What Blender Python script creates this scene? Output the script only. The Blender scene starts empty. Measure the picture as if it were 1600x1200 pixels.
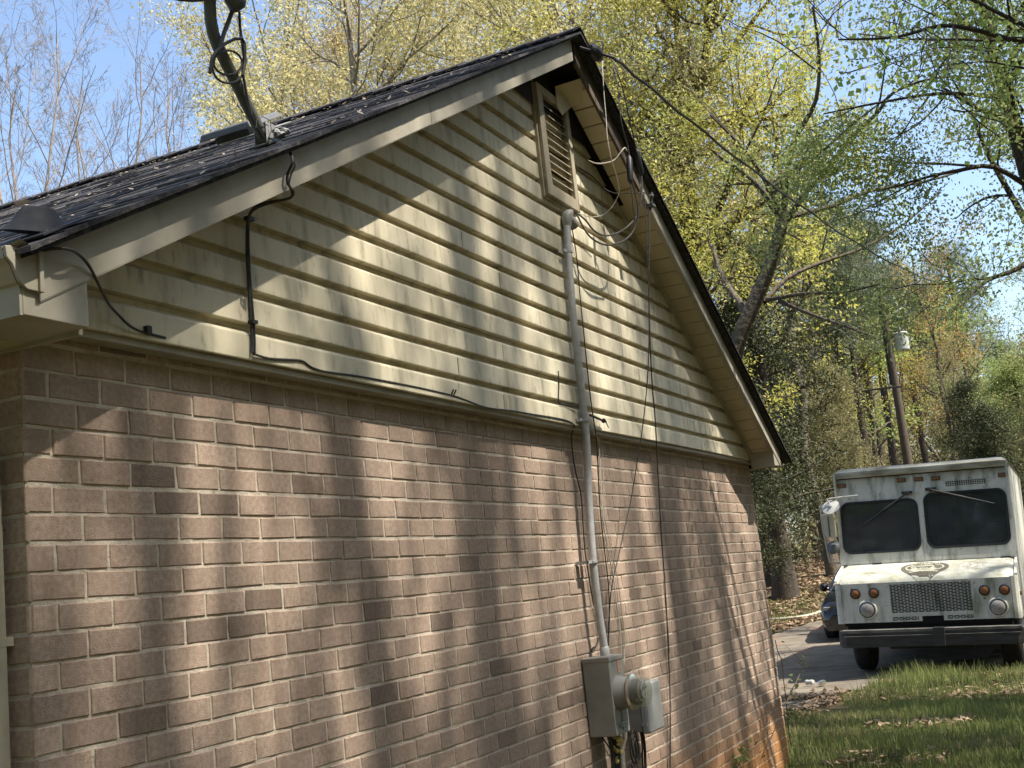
import bpy, math, random
import numpy as np
from mathutils import Vector, Matrix, Euler

R = math.radians
sc = bpy.context.scene
col = sc.collection

# ------------------------------------------------------------------ camera
F = 1905.3                                   # focal length in pixels of the 1600 px wide photograph
YAW, PITCH, ROLL = 0.4263, 0.1665, -0.1067
CAM = np.array([-2.3986, -2.5434, 1.6464])
_f = np.array([math.cos(PITCH)*math.cos(YAW), math.cos(PITCH)*math.sin(YAW), math.sin(PITCH)])
_r = np.cross(_f, [0, 0, 1]); _r /= np.linalg.norm(_r); _u = np.cross(_r, _f)
_R = _r*math.cos(ROLL)+_u*math.sin(ROLL); _U = -_r*math.sin(ROLL)+_u*math.cos(ROLL)
cd = bpy.data.cameras.new('camera'); cam = bpy.data.objects.new('camera', cd); col.objects.link(cam)
cd.sensor_width = 36.0; cd.lens = 36.0*F/1600.0; cd.clip_start = 0.05; cd.clip_end = 1500
cam.matrix_world = Matrix(((_R[0], _U[0], -_f[0], CAM[0]), (_R[1], _U[1], -_f[1], CAM[1]), (_R[2], _U[2], -_f[2], CAM[2]), (0, 0, 0, 1)))
sc.camera = cam

# ------------------------------------------------------------------ light
SUN = Vector((0.03, -1.0, 1.60)).normalized()
EL = math.asin(SUN.z)
w = bpy.data.worlds.new('World'); sc.world = w; w.use_nodes = True
nt = w.node_tree; nt.nodes.clear()
wo = nt.nodes.new('ShaderNodeOutputWorld'); bg = nt.nodes.new('ShaderNodeBackground'); sky = nt.nodes.new('ShaderNodeTexSky')
sky.sky_type = 'NISHITA'; sky.sun_disc = False; sky.sun_elevation = EL
sky.sun_rotation = math.atan2(SUN.x, SUN.y)
sky.air_density = 1.0; sky.dust_density = 1.4; sky.ozone_density = 1.0
bg.inputs[1].default_value = 0.14
nt.links.new(sky.outputs[0], bg.inputs[0]); nt.links.new(bg.outputs[0], wo.inputs[0])
sl = bpy.data.lights.new('sun', 'SUN'); sl.energy = 5.0; sl.angle = R(0.53); sl.color = (1.0, 0.93, 0.82)
so = bpy.data.objects.new('sun', sl); col.objects.link(so); so.location = (0, -20, 40)
so.rotation_euler = SUN.to_track_quat('Z', 'Y').to_euler()
sc.view_settings.view_transform = 'Standard'; sc.view_settings.look = 'None'
sc.view_settings.exposure = 1.12; sc.view_settings.gamma = 1.0
sc.cycles.max_bounces = 7; sc.cycles.diffuse_bounces = 3; sc.cycles.transparent_max_bounces = 8
sc.cycles.caustics_reflective = False; sc.cycles.caustics_refractive = False

# ------------------------------------------------------------------ helpers
def ray(x, y): return _f+_R*(x-800)/F-_U*(y-600)/F
def P(x, y, ax, v):                          # the point of a pixel's line of sight on a plane of the place
    d = ray(x, y); return CAM+d*((v-CAM[ax])/d[ax])
def D(x, y, dist): return CAM+ray(x, y)*dist
def on_y(pts, y): return [tuple(P(a, b, 1, y)) for a, b in pts]

class MB:
    def __init__(s): s.v = []; s.f = []; s.t = []
    def add(s, vs, fs, tone=None):
        o = len(s.v); s.v.extend([tuple(map(float, p)) for p in vs])
        for f in fs: s.f.append(tuple(o+i for i in f)); s.t.append(0.5 if tone is None else tone)
        return s
    def box(s, a, b, tone=None):
        x0, y0, z0 = a; x1, y1, z1 = b
        return s.add([(x0, y0, z0), (x1, y0, z0), (x1, y1, z0), (x0, y1, z0), (x0, y0, z1), (x1, y0, z1), (x1, y1, z1), (x0, y1, z1)],
                     [(0, 3, 2, 1), (4, 5, 6, 7), (0, 1, 5, 4), (1, 2, 6, 5), (2, 3, 7, 6), (3, 0, 4, 7)], tone)
    def prism(s, poly, axis, a, b, tone=None):     # polygon in the two other axes, extruded along axis
        n = len(poly); vs = []
        for c in (a, b):
            for p in poly:
                q = list(p); q.insert(axis, c); vs.append(q)
        fs = [tuple(range(n)), tuple(range(2*n-1, n-1, -1))]
        for i in range(n): j = (i+1) % n; fs.append((i, i+n, j+n, j))
        return s.add(vs, fs, tone)
    def tube(s, pts, r, k=8, cap=True, tone=None):
        pts = [Vector(p) for p in pts]; n = len(pts)
        rs = r if isinstance(r, (list, tuple)) else [r]*n
        vs = []; prev = None
        for i, p in enumerate(pts):
            t = (pts[min(i+1, n-1)]-pts[max(i-1, 0)])
            t = t.normalized() if t.length > 1e-9 else Vector((0, 0, 1))
            if prev is None: a = t.orthogonal().normalized()
            else:
                a = prev-t*prev.dot(t); a = a.normalized() if a.length > 1e-6 else t.orthogonal().normalized()
            prev = a; b = t.cross(a)
            for j in range(k):
                w_ = 2*math.pi*j/k; vs.append(p+(a*math.cos(w_)+b*math.sin(w_))*rs[i])
        fs = []
        for i in range(n-1):
            for j in range(k):
                q = (j+1) % k; fs.append((i*k+j, i*k+q, (i+1)*k+q, (i+1)*k+j))
        if cap: fs.append(tuple(range(k-1, -1, -1))); fs.append(tuple((n-1)*k+j for j in range(k)))
        return s.add(vs, fs, tone)
    def lathe(s, c, axis, prof, k=24, tone=None):   # prof: (along, radius)
        ax = Vector(axis).normalized(); c = Vector(c)
        a = ax.orthogonal().normalized(); b = ax.cross(a); vs = []
        for h, r in prof:
            for j in range(k):
                w_ = 2*math.pi*j/k; vs.append(c+ax*h+(a*math.cos(w_)+b*math.sin(w_))*max(r, 1e-5))
        fs = []
        for i in range(len(prof)-1):
            for j in range(k):
                q = (j+1) % k; fs.append((i*k+j, i*k+q, (i+1)*k+q, (i+1)*k+j))
        fs.append(tuple(range(k-1, -1, -1))); fs.append(tuple((len(prof)-1)*k+j for j in range(k)))
        return s.add(vs, fs, tone)
    def build(s, name, m, parent=None, smooth=False, bevel=0.0, seg=2, local=False, fix=False):
        off = Vector((0, 0, 0)); q = parent
        while q is not None and not local: off += q.location; q = q.parent
        me = bpy.data.meshes.new(name)
        me.from_pydata([(a-off.x, b-off.y, c-off.z) for a, b, c in s.v], [], s.f)
        at = me.attributes.new('tone', 'FLOAT', 'FACE'); at.data.foreach_set('value', np.array(s.t, dtype=np.float32))
        if fix or smooth:
            import bmesh
            bm = bmesh.new(); bm.from_mesh(me); bmesh.ops.recalc_face_normals(bm, faces=bm.faces); bm.to_mesh(me); bm.free()
        me.materials.append(m)
        if smooth:
            me.polygons.foreach_set('use_smooth', [True]*len(me.polygons)); me.set_sharp_from_angle(angle=R(38))
        me.update()
        o = bpy.data.objects.new(name, me); col.objects.link(o)
        if parent is not None: o.parent = parent
        if bevel:
            b = o.modifiers.new('bevel', 'BEVEL'); b.width = bevel; b.segments = seg; b.limit_method = 'ANGLE'; b.angle_limit = R(30)
        return o

def mesh_np(name, V, Q, m, parent=None, tone=None):
    me = bpy.data.meshes.new(name); V = np.asarray(V, np.float32); Q = np.asarray(Q, np.int32); k = Q.shape[1]
    me.vertices.add(len(V)); me.vertices.foreach_set('co', V.ravel())
    me.loops.add(Q.size); me.loops.foreach_set('vertex_index', Q.ravel())
    me.polygons.add(len(Q)); me.polygons.foreach_set('loop_start', np.arange(0, Q.size, k, dtype=np.int32))
    try: me.polygons.foreach_set('loop_total', np.full(len(Q), k, np.int32))
    except Exception: pass
    if tone is not None:
        at = me.attributes.new('tone', 'FLOAT', 'FACE'); at.data.foreach_set('value', np.asarray(tone, np.float32))
    me.materials.append(m); me.update(calc_edges=True)
    o = bpy.data.objects.new(name, me); col.objects.link(o)
    if parent is not None: o.parent = parent
    return o

def tag(o, label=None, cat=None, group=None, kind=None):
    if label: o['label'] = label
    if cat: o['category'] = cat
    if group: o['group'] = group
    if kind: o['kind'] = kind
    return o
def thing(name, label, cat, loc=(0, 0, 0), group=None):
    o = bpy.data.objects.new(name, None); col.objects.link(o); o.location = Vector([float(c) for c in loc]); o.empty_display_size = 0.2
    return tag(o, label, cat, group)

# ------------------------------------------------------------------ materials
def mat(name, c, rough=0.8, metal=0.0, c2=None, scale=20.0, detail=4.0, bump=0.0, bscale=80.0, tone=0.0, spec=0.4, stretch=None, lo=0.35, hi=0.65):
    m = bpy.data.materials.new(name); m.use_nodes = True; n = m.node_tree; b = n.nodes['Principled BSDF']; L = n.links.new
    b.inputs['Base Color'].default_value = (*c, 1); b.inputs['Roughness'].default_value = rough; b.inputs['Metallic'].default_value = metal
    b.inputs['Specular IOR Level'].default_value = spec
    tc = n.nodes.new('ShaderNodeTexCoord'); vec = tc.outputs['Object']
    if stretch:
        mp = n.nodes.new('ShaderNodeMapping'); mp.inputs['Scale'].default_value = stretch; L(vec, mp.inputs['Vector']); vec2 = mp.outputs[0]
    else: vec2 = vec
    out = None
    if c2:
        nz = n.nodes.new('ShaderNodeTexNoise'); nz.inputs['Scale'].default_value = scale; nz.inputs['Detail'].default_value = detail; L(vec2, nz.inputs['Vector'])
        cr = n.nodes.new('ShaderNodeValToRGB'); cr.color_ramp.elements[0].position = lo; cr.color_ramp.elements[1].position = hi
        cr.color_ramp.elements[0].color = (*c, 1); cr.color_ramp.elements[1].color = (*c2, 1)
        L(nz.outputs['Fac'], cr.inputs[0]); out = cr.outputs[0]
    if tone:
        at = n.nodes.new('ShaderNodeAttribute'); at.attribute_name = 'tone'
        mr = n.nodes.new('ShaderNodeMapRange'); mr.inputs[3].default_value = 1-tone; mr.inputs[4].default_value = 1+tone; L(at.outputs['Fac'], mr.inputs[0])
        vm = n.nodes.new('ShaderNodeVectorMath'); vm.operation = 'SCALE'
        if out is not None: L(out, vm.inputs[0])
        else: vm.inputs[0].default_value = c
        L(mr.outputs[0], vm.inputs['Scale']); out = vm.outputs[0]
    if out is not None: L(out, b.inputs['Base Color'])
    if bump:
        nz = n.nodes.new('ShaderNodeTexNoise'); nz.inputs['Scale'].default_value = bscale; nz.inputs['Detail'].default_value = 5; L(vec, nz.inputs['Vector'])
        bp = n.nodes.new('ShaderNodeBump'); bp.inputs['Strength'].default_value = 1.0; bp.inputs['Distance'].default_value = bump
        L(nz.outputs['Fac'], bp.inputs['Height']); L(bp.outputs[0], b.inputs['Normal'])
    m['_out'] = 0
    return m

def layer(m, c, scale, lo, hi, amount=1.0, stretch=None, detail=5.0, mask=None):
    """lay a noise-shaped stain of colour c over a material; mask=(axis, v0, v1) fades it in between two object coordinates"""
    n = m.node_tree; L = n.links.new; b = n.nodes['Principled BSDF']; inp = b.inputs['Base Color']
    mx = n.nodes.new('ShaderNodeMix'); mx.data_type = 'RGBA'
    if inp.links: L(inp.links[0].from_socket, mx.inputs[6])
    else: mx.inputs[6].default_value = inp.default_value
    mx.inputs[7].default_value = (*c, 1)
    tc = n.nodes.new('ShaderNodeTexCoord'); mp = n.nodes.new('ShaderNodeMapping'); mp.inputs['Scale'].default_value = stretch or (1, 1, 1)
    mp.inputs['Location'].default_value = (scale*0.37, scale*0.11, 0.5)
    L(tc.outputs['Object'], mp.inputs[0]); nz = n.nodes.new('ShaderNodeTexNoise'); nz.inputs['Scale'].default_value = scale; nz.inputs['Detail'].default_value = detail
    L(mp.outputs[0], nz.inputs['Vector'])
    mr = n.nodes.new('ShaderNodeMapRange'); mr.inputs[1].default_value = lo; mr.inputs[2].default_value = hi; mr.inputs[4].default_value = amount
    L(nz.outputs['Fac'], mr.inputs[0]); fac = mr.outputs[0]
    if mask:
        sp = n.nodes.new('ShaderNodeSeparateXYZ'); L(tc.outputs['Object'], sp.inputs[0])
        m2 = n.nodes.new('ShaderNodeMapRange'); m2.inputs[1].default_value = mask[1]; m2.inputs[2].default_value = mask[2]; m2.interpolation_type = 'SMOOTHSTEP'
        L(sp.outputs[mask[0]], m2.inputs[0]); mm = n.nodes.new('ShaderNodeMath'); mm.operation = 'MULTIPLY'; L(fac, mm.inputs[0]); L(m2.outputs[0], mm.inputs[1]); fac = mm.outputs[0]
    L(fac, mx.inputs[0]); L(mx.outputs[2], inp)
    return m

def leafmat(name, c, c2, trans=0.45, tone=0.35):
    m = bpy.data.materials.new(name); m.use_nodes = True; n = m.node_tree; L = n.links.new; b = n.nodes['Principled BSDF']; b.inputs['Roughness'].default_value = 0.55
    b.inputs['Specular IOR Level'].default_value = 0.25
    at = n.nodes.new('ShaderNodeAttribute'); at.attribute_name = 'tone'
    mx = n.nodes.new('ShaderNodeMix'); mx.data_type = 'RGBA'; mx.inputs[6].default_value = (*c, 1); mx.inputs[7].default_value = (*c2, 1); L(at.outputs['Fac'], mx.inputs[0])
    L(mx.outputs[2], b.inputs['Base Color'])
    t = n.nodes.new('ShaderNodeBsdfTranslucent'); L(mx.outputs[2], t.inputs[0])
    ms = n.nodes.new('ShaderNodeMixShader'); ms.inputs[0].default_value = trans
    L(b.outputs[0], ms.inputs[1]); L(t.outputs[0], ms.inputs[2]); L(ms.outputs[0], n.nodes['Material Output'].inputs[0])
    return m

M = {}
M['brick'] = mat('brick', (0.33, 0.240, 0.183), 0.93, c2=(0.435, 0.332, 0.256), scale=60, detail=10, bump=0.0026, bscale=260, tone=0.42, spec=0.2)
layer(M['brick'], (0.10, 0.072, 0.055), 70, 0.66, 0.74, 0.85, detail=6)                 # small pits and iron spots
layer(M['brick'], (0.19, 0.135, 0.10), 9, 0.5, 0.72, 0.55, stretch=(1, 1, 0.18))         # rain streaks
layer(M['brick'], (0.46, 0.21, 0.06), 3.0, 0.2, 0.5, 0.9, mask=(2, 0.75, 0.1))       # red clay splashed up near the ground
M['mortar'] = mat('mortar', (0.62, 0.55, 0.445), 0.95, c2=(0.46, 0.395, 0.31), scale=14, detail=8, bump=0.004, bscale=120, spec=0.15)
layer(M['mortar'], (0.15, 0.12, 0.09), 22, 0.6, 0.75, 0.6)
layer(M['mortar'], (0.42, 0.22, 0.09), 3.0, 0.25, 0.55, 0.6, mask=(2, 0.5, 0.05))
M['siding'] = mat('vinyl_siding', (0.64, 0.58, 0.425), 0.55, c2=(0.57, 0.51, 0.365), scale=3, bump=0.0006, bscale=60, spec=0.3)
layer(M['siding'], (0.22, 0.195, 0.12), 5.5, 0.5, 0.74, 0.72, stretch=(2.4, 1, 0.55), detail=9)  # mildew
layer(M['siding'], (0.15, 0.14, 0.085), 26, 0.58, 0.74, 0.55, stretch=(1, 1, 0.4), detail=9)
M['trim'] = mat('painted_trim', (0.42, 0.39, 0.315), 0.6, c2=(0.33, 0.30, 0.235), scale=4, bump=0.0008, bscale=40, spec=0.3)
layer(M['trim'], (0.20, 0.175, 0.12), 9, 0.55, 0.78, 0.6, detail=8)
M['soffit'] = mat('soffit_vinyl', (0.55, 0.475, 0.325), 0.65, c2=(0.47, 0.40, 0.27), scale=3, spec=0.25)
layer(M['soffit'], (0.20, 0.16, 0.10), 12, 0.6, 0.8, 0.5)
M['shingle'] = mat('shingle', (0.040, 0.040, 0.048), 0.95, c2=(0.10, 0.094, 0.092), scale=40, detail=8, bump=0.004, bscale=300, tone=0.45, spec=0.15)
layer(M['shingle'], (0.14, 0.12, 0.10), 55, 0.6, 0.75, 0.6)
M['black'] = mat('black_rubber', (0.018, 0.018, 0.02), 0.5)
M['cable'] = mat('cable_black', (0.02, 0.019, 0.018), 0.6, c2=(0.05, 0.045, 0.04), scale=30)
M['greycable'] = mat('cable_grey', (0.09, 0.085, 0.075), 0.7, c2=(0.055, 0.052, 0.046), scale=40)
M['whitecable'] = mat('cable_white', (0.50, 0.47, 0.40), 0.6, c2=(0.33, 0.30, 0.25), scale=60)
M['galv'] = mat('galvanised', (0.42, 0.42, 0.41), 0.5, metal=0.1, c2=(0.33, 0.33, 0.32), scale=25, detail=7, bump=0.0005, bscale=90)
M['metergrey'] = mat('meter_paint', (0.30, 0.295, 0.265), 0.5, c2=(0.25, 0.245, 0.215), scale=9, bump=0.0004, bscale=70)
layer(M['metergrey'], (0.17, 0.14, 0.10), 14, 0.6, 0.8, 0.5)
M['plastic'] = mat('grey_plastic', (0.46, 0.46, 0.43), 0.5, c2=(0.40, 0.40, 0.37), scale=8)
M['tan'] = mat('tan_plastic', (0.50, 0.47, 0.36), 0.6, c2=(0.42, 0.39, 0.29), scale=12)
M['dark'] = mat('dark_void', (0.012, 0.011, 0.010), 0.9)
M['chrome'] = mat('chrome', (0.62, 0.62, 0.58), 0.25, metal=0.9)
M['flash'] = mat('weathered_rubber', (0.028, 0.030, 0.036), 0.8, c2=(0.05, 0.052, 0.058), scale=20, spec=0.2)
M['wood'] = mat('old_wood', (0.11, 0.085, 0.06), 0.9, c2=(0.06, 0.045, 0.032), scale=12, stretch=(6, 6, 0.5), bump=0.004, bscale=40)
M['dishgrey'] = mat('dish_grey', (0.11, 0.115, 0.12), 0.55, c2=(0.075, 0.08, 0.085), scale=9)
M['mast'] = mat('mast_paint', (0.13, 0.135, 0.115), 0.6, c2=(0.085, 0.09, 0.075), scale=14, bump=0.001)
layer(M['mast'], (0.22, 0.23, 0.16), 24, 0.62, 0.75, 0.5)
M['ventwood'] = mat('vent_paint', (0.36, 0.315, 0.23), 0.7, c2=(0.28, 0.24, 0.165), scale=12)
M['sealant'] = mat('roof_sealant', (0.55, 0.55, 0.52), 0.7, c2=(0.16, 0.16, 0.16), scale=30, lo=0.45, hi=0.55)
M['bark'] = mat('bark', (0.135, 0.11, 0.083), 0.95, c2=(0.065, 0.052, 0.04), scale=9, stretch=(3, 3, 0.7), detail=8, bump=0.02, bscale=16)
M['bark_pale'] = mat('bark_pale', (0.25, 0.215, 0.17), 0.95, c2=(0.13, 0.11, 0.09), scale=9, stretch=(3, 3, 0.8), detail=8, bump=0.015, bscale=16)
M['bark_grey'] = mat('bark_grey', (0.30, 0.26, 0.22), 0.95, c2=(0.19, 0.16, 0.14), scale=9)
M['bark_dark'] = mat('bark_dark', (0.075, 0.058, 0.043), 0.95, c2=(0.04, 0.032, 0.025), scale=9, stretch=(3, 3, 0.7), detail=8, bump=0.02, bscale=16)
M['lf_yellow'] = leafmat('leaf_yellow_green', (0.30, 0.31, 0.06), (0.66, 0.60, 0.15), 0.5)
M['lf_pale'] = leafmat('leaf_pale', (0.42, 0.39, 0.18), (0.72, 0.64, 0.33), 0.5)
M['lf_green'] = leafmat('leaf_green', (0.18, 0.23, 0.075), (0.40, 0.46, 0.16), 0.5)
M['lf_fresh'] = leafmat('leaf_fresh', (0.20, 0.30, 0.07), (0.42, 0.52, 0.14), 0.5)
M['lf_yg'] = leafmat('leaf_yg', (0.21, 0.24, 0.055), (0.52, 0.50, 0.14), 0.5)
M['lf_olive'] = leafmat('leaf_olive', (0.19, 0.18, 0.08), (0.38, 0.34, 0.16), 0.4)
M['lf_orange'] = leafmat('leaf_orange', (0.28, 0.17, 0.05), (0.48, 0.33, 0.12), 0.5)
M['lf_cedar'] = leafmat('leaf_cedar', (0.018, 0.027, 0.012), (0.085, 0.095, 0.034), 0.15)
M['lf_pine'] = leafmat('leaf_pine', (0.09, 0.11, 0.07), (0.22, 0.24, 0.15), 0.2)
M['twig'] = mat('twig_brown', (0.16, 0.125, 0.09), 0.95, c2=(0.09, 0.07, 0.05), scale=8)
M['grass'] = leafmat('grass_blade', (0.075, 0.11, 0.03), (0.31, 0.34, 0.12), 0.4)
M['drygrass'] = leafmat('dry_blade', (0.20, 0.15, 0.085), (0.38, 0.30, 0.18), 0.3)
M['litter'] = leafmat('dead_leaf', (0.10, 0.062, 0.034), (0.36, 0.26, 0.165), 0.15)
M['rooflitter'] = leafmat('roof_leaf', (0.22, 0.16, 0.10), (0.55, 0.46, 0.34), 0.15)
M['ground'] = mat('ground', (0.085, 0.062, 0.038), 0.97, c2=(0.06, 0.072, 0.024), scale=1.1, detail=9, bump=0.03, bscale=14, spec=0.1)
layer(M['ground'], (0.22, 0.16, 0.10), 9, 0.52, 0.7, 0.7)
M['concrete'] = mat('concrete', (0.19, 0.165, 0.13), 0.92, c2=(0.125, 0.105, 0.08), scale=2.2, detail=9, bump=0.004, bscale=45, spec=0.2)
layer(M['concrete'], (0.12, 0.095, 0.065), 5, 0.55, 0.75, 0.75)
layer(M['concrete'], (0.30, 0.13, 0.07), 1.1, 0.62, 0.72, 0.5)

RSEED = random.Random(11)

# ------------------------------------------------------------------ terrain
def terrain(x, y):
    d = x+0.12*y
    h = 0.0
    if d > 22: h += 0.055*min(d-22, 6)
    if d > 28: h += 0.115*min(d-28, 12)
    if d > 40: h += 0.02*min(d-40, 60)
    h += 0.035*math.sin(x*0.7+1)*math.sin(y*0.9)*min(1, max(0, (abs(x-9)+abs(y+1)-2)/10))
    if y < 0.3 and 7 < x < 30: h -= 0.035*min(0.3-y, 6)*min(1, (x-7)/6)
    if x < 7: h += 0.012*(7-x)
    return h
def build_ground():
    xs = np.unique(np.concatenate([np.linspace(-200, -20, 10), np.linspace(-20, 5, 12), np.linspace(5, 45, 90), np.linspace(45, 260, 20)]))
    ys = np.unique(np.concatenate([np.linspace(-200, -20, 10), np.linspace(-20, 20, 90), np.linspace(20, 200, 14)]))
    V = [(x, y, terrain(x, y)) for y in ys for x in xs]; n = len(xs)
    Q = [(j*n+i, j*n+i+1, (j+1)*n+i+1, (j+1)*n+i) for j in range(len(ys)-1) for i in range(n-1)]
    o = mesh_np('ground', V, Q, M['ground']); tag(o, kind='structure'); o.data.polygons.foreach_set('use_smooth', [True]*len(Q))
build_ground()

def poly_in(x, y, poly):
    c = False; j = len(poly)-1
    for i in range(len(poly)):
        xi, yi = poly[i]; xj, yj = poly[j]
        if (yi > y) != (yj > y) and x < (xj-xi)*(y-yi)/(yj-yi)+xi: c = not c
        j = i
    return c
DRIVE = [(11.2, 14), (10.6, 1.15), (11.6, 0.75), (13.0, 0.25), (14.6, 0.0), (17.2, -0.9), (19.5, -1.2), (19.5, -4.6), (44, -6.5), (44, -1.5), (30, 1.9), (26.5, 3.1), (22.5, 4.3), (19, 8), (18.5, 14)]
def build_drive():
    step = 0.125; V = []; Q = []; idx = {}
    def vid(i, j):
        if (i, j) not in idx:
            x = 10+i*step; y = -7+j*step; idx[(i, j)] = len(V); V.append((x, y, terrain(x, y)+0.018))
        return idx[(i, j)]
    for i in range(int(35/step)):
        for j in range(int(21/step)):
            x = 10+(i+.5)*step; y = -7+(j+.5)*step
            if poly_in(x+0.12*math.sin(y*3), y+0.1*math.sin(x*2.7), DRIVE): Q.append((vid(i, j), vid(i+1, j), vid(i+1, j+1), vid(i, j+1)))
    o = mesh_np('driveway', V, Q, M['concrete']); tag(o, kind='structure')
    mb = MB()                                  # dark, dirt-filled joints between the slabs
    for x in (12.55, 16.4, 20.2, 24.0):
        ys = np.arange(-0.6 if x > 14.3 else 0.62, 3.2, 0.15)
        pts = [(x+0.012*math.sin(7*y)+0.05*y, y, terrain(x, y)+0.023) for y in ys]
        for a, b in zip(pts[:-1], pts[1:]):
            wv = 0.012+0.012*RSEED.random(); mb.add([(a[0]-wv, a[1], a[2]), (a[0]+wv, a[1], a[2]), (b[0]+wv, b[1], b[2]), (b[0]-wv, b[1], b[2])], [(0, 1, 2, 3)])
    tag(mb.build('slab_joints', M['dark']), kind='structure')
build_drive()

# ------------------------------------------------------------------ the house
HW, HL = 7.89, 13.0
house = thing('brick_house', 'brick house with cream vinyl gable and dark shingle roof, cables running down its end wall', 'house', (0, 0, 0))
SL, ZL, SR, ZR = 0.524, 2.579, 0.571, 6.876       # underside of the left and right rake boards: z = ZL + SL x, z = ZR - SR x
AX = (ZR-ZL)/(SL+SR); AZ = ZL+SL*AX
YF = -0.29                                        # face of the rake boards
C = 0.0794; BL = 0.203
DARKB = [(1.006, 8), (0.717, 9), (0.95, 9), (2.226, 10), (1.741, 13), (0.484, 12), (1.75, 9), (2.728, 13), (1.30, 3), (0.60, 3), (3.45, 16), (4.9, 8), (4.3, 7), (5.1, 8), (0.55, 4), (0.75, 4)]
ORANGEB = [(0.813, 2), (0.05, 10), (0.05, 12), (0.05, 8), (0.1, 16)]
def brick_wall(name, U, Vv, N, length, k0, k1, seed, parent, flip=False, heads=0):
    """courses k0..k1 counted down from z=2.38; U along the wall, N outward"""
    rnd = random.Random(seed); mb = MB(); U = Vector(U); N = Vector(N); O = Vector(Vv); g = 0.0050
    for k in range(k0, k1):
        z1 = 2.38-k*C-g; z0 = 2.38-(k+1)*C+g
        if z0 < -0.3: break
        js = [0.0]; x = (0.098 if (k+heads) % 2 == 0 else BL)
        while x < length-0.02: js.append(x+rnd.uniform(-.004, .004)); x += BL
        js.append(length)
        wob = rnd.uniform(-.0018, .0018)
        for a, b in zip(js[:-1], js[1:]):
            ua = a+(g if a > 0 else 0); ub = b-(g if b < length else 0)
            if ub-ua < 0.02: continue
            tone = min(0.8, max(0.25, rnd.gauss(0.52, 0.075)))
            if rnd.random() < 0.02: tone = rnd.uniform(-0.05, 0.2)
            if name == 'brick_wall':
                for (dx, dk) in DARKB:
                    if dk == k and a <= dx < b: tone = -0.25 if (dx, dk) in DARKB[:5] else 0.05
                for (dx, dk) in ORANGEB:
                    if dk == k and a <= dx < b: tone = 1.25
            out = rnd.uniform(-.0016, .0016); e = 0.0030; tilt = rnd.uniform(-.0012, .0012)
            def q(u, z, d): return O+U*u+Vector((0, 0, z+wob+tilt*(1 if u > (ua+ub)/2 else -1)))+N*(d+out)
            rj = lambda: rnd.uniform(-.0013, .0013)
            o4 = [(ua+rj(), z0+rj()), (ub+rj(), z0+rj()), (ub+rj(), z1+rj()), (ua+rj(), z1+rj())]
            if a == 0: o4[0] = (0, o4[0][1]); o4[3] = (0, o4[3][1])
            if b == length: o4[1] = (length, o4[1][1]); o4[2] = (length, o4[2][1])
            i4 = [(o4[0][0]+e, o4[0][1]+e), (o4[1][0]-e, o4[1][1]+e), (o4[2][0]-e, o4[2][1]-e), (o4[3][0]+e, o4[3][1]-e)]
            m4 = [(o4[i][0]*.6+i4[i][0]*.4, o4[i][1]*.6+i4[i][1]*.4) for i in range(4)]
            vs = [q(u, z, -0.012) for u, z in o4]+[q(u, z, 0.0-0.004) for u, z in o4]+[q(u, z, -0.0012) for u, z in m4]+[q(u, z, 0.0) for u, z in i4]
            fs = [(12, 13, 14, 15)]
            for s0 in (0, 4, 8):
                for i in range(4): j = (i+1) % 4; fs.append((s0+i, s0+j, s0+4+j, s0+4+i))
            mb.add(vs, fs, tone)
    o = mb.build(name, M['brick'], parent, fix=True)
    return o
bw = brick_wall('brick_wall', (1, 0, 0), (0, 0, 0), (0, -1, 0), HW, -2, 33, 5, house)
sw = brick_wall('side_brick_wall', (0, 1, 0), (0, 0, 0), (-1, 0, 0), HL, -1, 33, 8, house, heads=1)
sw2 = brick_wall('side_brick_wall', (0, 1, 0), (HW, 0, 0), (1, 0, 0), HL, -1, 33, 9, house, heads=1)
# mortar bed behind and between the bricks, closing the box of the house
mb = MB()
def mortar_sheet(mb, O, U, N, length, z0, z1, seed):
    rnd = random.Random(seed); O = Vector(O); U = Vector(U); N = Vector(N); nx = int(length/0.05); nz = int((z1-z0)/0.0265); vs = []
    for j in range(nz+1):
        for i in range(nx+1):
            edge = i in (0, nx)
            vs.append(O+U*(length*i/nx)+Vector((0, 0, z0+(z1-z0)*j/nz))+N*(-0.0040+(0 if edge else rnd.uniform(-.0016, .0016))))
    fs = [(j*(nx+1)+i, j*(nx+1)+i+1, (j+1)*(nx+1)+i+1, (j+1)*(nx+1)+i) for j in range(nz) for i in range(nx)]
    mb.add(vs, fs)
mortar_sheet(mb, (0.005, 0, 0), (1, 0, 0), (0, -1, 0), HW-0.01, -0.3, 2.53, 1)
mortar_sheet(mb, (0, 0.005, 0), (0, 1, 0), (-1, 0, 0), HL, -0.3, 2.46, 2)
mortar_sheet(mb, (HW, 0.005, 0), (0, 1, 0), (1, 0, 0), HL, -0.3, 2.46, 3)
mb.box((0.0052, HL, -0.3), (HW-0.0052, HL+0.01, 2.4))
mb.build('mortar', M['mortar'], bw)

def xl(z, m=0.0): return (z-ZL)/SL+m
def xr(z, m=0.0): return (ZR-z)/SR-m
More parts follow.
